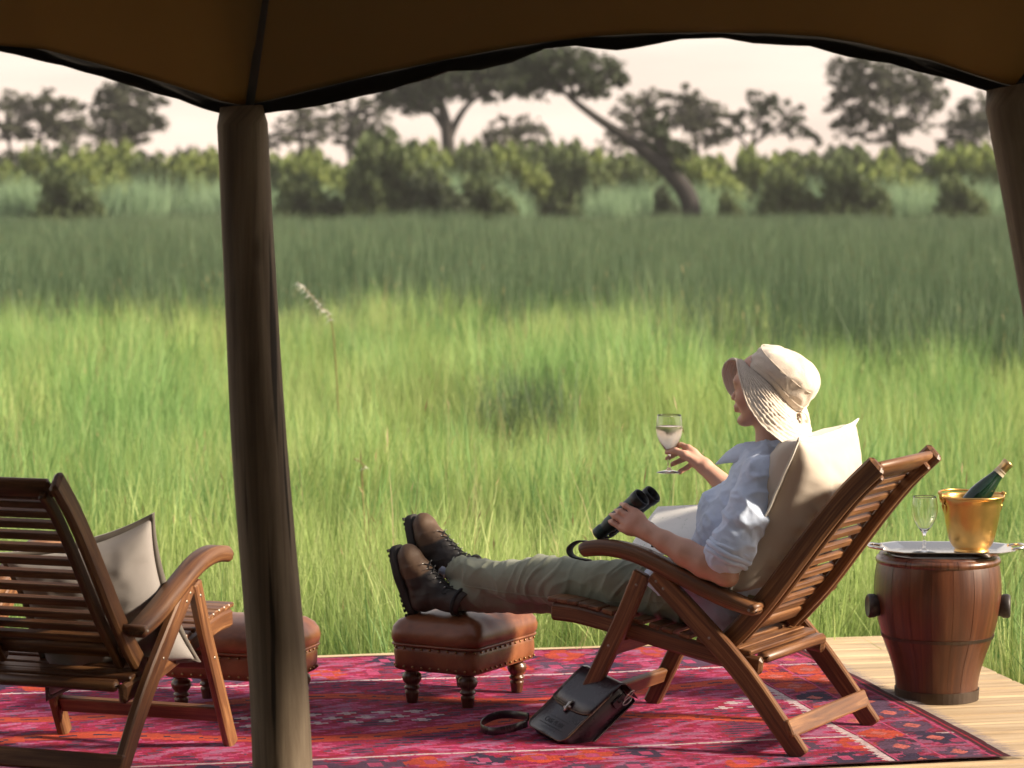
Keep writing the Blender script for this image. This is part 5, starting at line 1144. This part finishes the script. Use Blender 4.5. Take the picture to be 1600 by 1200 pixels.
edge = [(0, .166, .005, -.060), (18, .134, .045, .000), (40, .098, .088, -.004), (60, .052, .114, -.022), (85, -.005, .142, -.042), (110, -.071, .153, -.055), (135, -.134, .150, -.056), (160, -.186, .115, -.055), (178, -.206, .050, -.048), (200, -.195, -.040, -.055), (235, -.130, -.120, -.070), (270, -.010, -.150, -.095), (305, .072, -.110, -.146), (325, .118, -.082, -.144), (342, .150, -.045, -.112), (360, .166, .005, -.060)]
eA = [e[0] for e in edge]
def edge_at(deg): return np.array([np.interp(deg, eA, [e[j] for e in edge]) for j in (1, 2, 3)])
n, m = 160, 45; V = []
for k in range(m + 1):
    t = k / m
    for i in range(n):
        dg_ = 360 * i / n; e = sum(edge_at((dg_ + d) % 360) for d in (-8, -4, 0, 4, 8)) / 5; a = R(dg_); p0 = np.array([.106 * math.cos(a), .094 * math.sin(a), .030 * math.sin(a) ** 2]); q = p0 + (e - p0) * t; q[2] += .008 * math.sin(math.pi * t)
        rip = .0010 * math.sin(t * m / 4.0 * 2 * math.pi) + .0020 * noise.noise(Vector((dg_ * .22, t * 16, 0))) + .004 * noise.noise(Vector((dg_ * .04, t * 3, 5))) * t; rad = Vector((math.cos(a), math.sin(a), 0)); V.append(H(q[0] + rad.x * rip, q[1] + rad.y * rip, q[2] + rip))
F = [(k * n + i, (k + 1) * n + i, (k + 1) * n + (i + 1) % n, k * n + (i + 1) % n) for k in range(m) for i in range(n)]
o = obj('brim', mesh(V, F, True), HATM, hat); md = o.modifiers.new('s', 'SOLIDIFY'); md.thickness = .003
b = MB(); b.tube([V[m * n + i] for i in range(n)] + [V[m * n]], .0024, 6); b.build('brim_hem', HATM, hat)
b = MB(); b.tube([H(.1075 * 1.02 * math.cos(t), .0955 * 1.02 * math.sin(t), .022 + .026 * math.sin(t) ** 2) for t in np.linspace(0, 6.283, 64)], .0012, 6); b.tube([H(.1075 * .985 * math.cos(t), .0955 * .985 * math.sin(t), .074 + .011 * math.sin(t) ** 2) for t in np.linspace(0, 6.283, 64)], .0012, 6); o = b.build('seam', HATM, hat); o['kind'] = 'stuff'
# ribbon tied at the back
kb = H(-.118, .012, .004); b = MB()
for s in (1, -1):
    L = [kb + Vector((-.012 * math.sin(t), s * (.010 + .014 * math.sin(t / 2)), -.022 * (1 - math.cos(t)) / 1.3 + .004)) for t in np.linspace(0, 6.0, 16)]; b.sweep(L, (.3, .9, .2), .011, .0022, .0006, False)
b.ball(kb, .009, 10, 6); o = b.build('bow', RIBBON, hat); o['kind'] = 'stuff'
for s in (1, -1): b = MB(); b.sweep(spline([tuple(kb), tuple(kb + Vector((-.006, s * .006, -.03))), tuple(kb + Vector((-.002, s * .010, -.065))), tuple(kb + Vector((-.010, s * .012, -.098)))], 5), (.5, .8, 0), .010, .0018, .0005, False); b.build('ribbon_end', RIBBON, hat)
# hair under the hat at the nape
S = SDF((-.26, -.11, .86), (-.02, .11, 1.14), .005); S.ell((-.128, 0, 1.04), (.088, .080, .084), .01); S.cone((-.175, 0, .985), .040, (-.185, 0, .90), .022, .02); S.ell((-.06, 0, .99), (.07, .07, .09), .005, sub=True)
P, Q = S.mesh(); P = wrinkle(P, Q, lambda p: .002 * nz3(p, (30, 120, 10), 1)); obj('hair', fastmesh(P, Q, True), HAIR, person)

# ------------------------------------------------------------------ things she holds
g1 = make_glass('wine_glass', 'wine glass half full of sparkling wine in her raised hand', .143); g1.location = CHM @ Vector((.302, -.198, .734)); g1['group'] = g2['group'] = 'stemmed wine glasses'
bn = empty('binoculars'); ax = (Vector((.186, .225, .702)) - Vector((.325, .225, .588))).normalized(); bn.matrix_world = CHM @ frame_matrix((.330, .222, .585), ax, (0, 1, 0)) @ Matrix.Scale(1.1, 4)   # x axis: eyepiece end to objective end
for y, x0 in ((0, 0), (-.056, .006)):
    M3 = Matrix.Rotation(R(90), 3, 'Y'); b = MB()
    pf = [(.0001, .004), (.015, .004), (.0155, .0), (.0185, .0), (.0195, .003), (.0195, .024), (.0170, .028), (.0175, .034), (.0215, .048), (.0220, .075), (.0215, .110), (.0225, .122), (.0238, .150), (.0245, .158)]
    b.lathe([(r, z + x0) for r, z in pf], 28, (0, y, 0), M=M3); o = b.build('barrel', BINO, bn)
    b = MB(); b.lathe([(.0246, .150 + x0), (.0262, .153 + x0), (.0262, .172 + x0), (.0245, .174 + x0), (.0225, .173 + x0), (.0215, .160 + x0)], 28, (0, y, 0), M=M3); b.build('objective_ring', BLACKP, bn)
    b = MB(); b.lathe([(.0215, .161 + x0), (.0001, .163 + x0)], 24, (0, y, 0), M=M3); b.build('lens', LENS, bn)
b = MB(); b.box((.070, -.028, .004), (.050, .036, .018), .005); b.tube([(.045, -.028, .012), (.100, -.028, .012)], .009, 12); b.build('bridge', BINO, bn)
b = MB(); b.tube([(.030, -.028, .012), (.044, -.028, .012)], .0105, 14); b.build('focus_wheel', BLACKP, bn)
inv = bn.matrix_world.inverted() @ CHM
b = MB(); b.sweep([inv @ Vector(p) for p in spline([(.222, .246, .668), (.195, .250, .650), (.172, .232, .640), (.150, .212, .625), (.143, .215, .590), (.150, .222, .560)], 5)], inv.to_3x3() @ Vector((0, 1, .2)), .014, .002, .0005, False); b.build('strap', WEBBING, bn)
b = MB(); b.sweep([inv @ Vector(p) for p in spline([(.300, .205, .580), (.350, .205, .560), (.395, .21, .562), (.425, .215, .540), (.418, .21, .515), (.370, .20, .505)], 5)], inv.to_3x3() @ Vector((0, 1, .1)), .034, .004, .001, False); b.build('strap', WEBBING, bn)
tag(bn, 'dark green binoculars under her hand on the armrest', 'binoculars')
# field guide sheet open on her lap
V = []; n = 16
for i in range(n + 1):
    for j in range(n + 1):
        u, v = i / n, j / n; V.append((.085 + .235 * u, -.16 + .27 * v, .655 - .022 * u - .125 * v ** 1.2 + .010 * math.sin(u * 5) * v - .02 * u * v))
me = mesh(V, [(i * (n + 1) + j, (i + 1) * (n + 1) + j, (i + 1) * (n + 1) + j + 1, i * (n + 1) + j + 1) for i in range(n) for j in range(n)], True, [((k // (n + 1)) / n, (k % (n + 1)) / n) for k in range((n + 1) ** 2)])
pg = obj('paper_map', me, PAPER); pg.matrix_world = CHM; md = pg.modifiers.new('s', 'SOLIDIFY'); md.thickness = .0015
tag(pg, 'white printed sheet open on her lap behind the binoculars', 'map')

# ------------------------------------------------------------------ evening haze over the marsh
b = MB(); hz = mesh([(x, y, z) for x in (-110, 110) for y in (-12, 250) for z in (GZ - 1, 15)], [(0, 1, 3, 2), (4, 6, 7, 5), (0, 4, 5, 1), (2, 3, 7, 6), (0, 2, 6, 4), (1, 5, 7, 3)], False, recalc=True)
m = bpy.data.materials.new('haze_air'); m.use_nodes = True; m.node_tree.nodes.clear(); vo = m.node_tree.nodes.new('ShaderNodeVolumePrincipled'); mo = m.node_tree.nodes.new('ShaderNodeOutputMaterial')
vo.inputs['Color'].default_value = (.95, .93, .92, 1); vo.inputs['Density'].default_value = HAZE; vo.inputs['Anisotropy'].default_value = .2; m.node_tree.links.new(vo.outputs[0], mo.inputs['Volume'])
tag(obj('haze', hz, m), 'thin evening haze over the marsh', 'haze', kind='stuff')
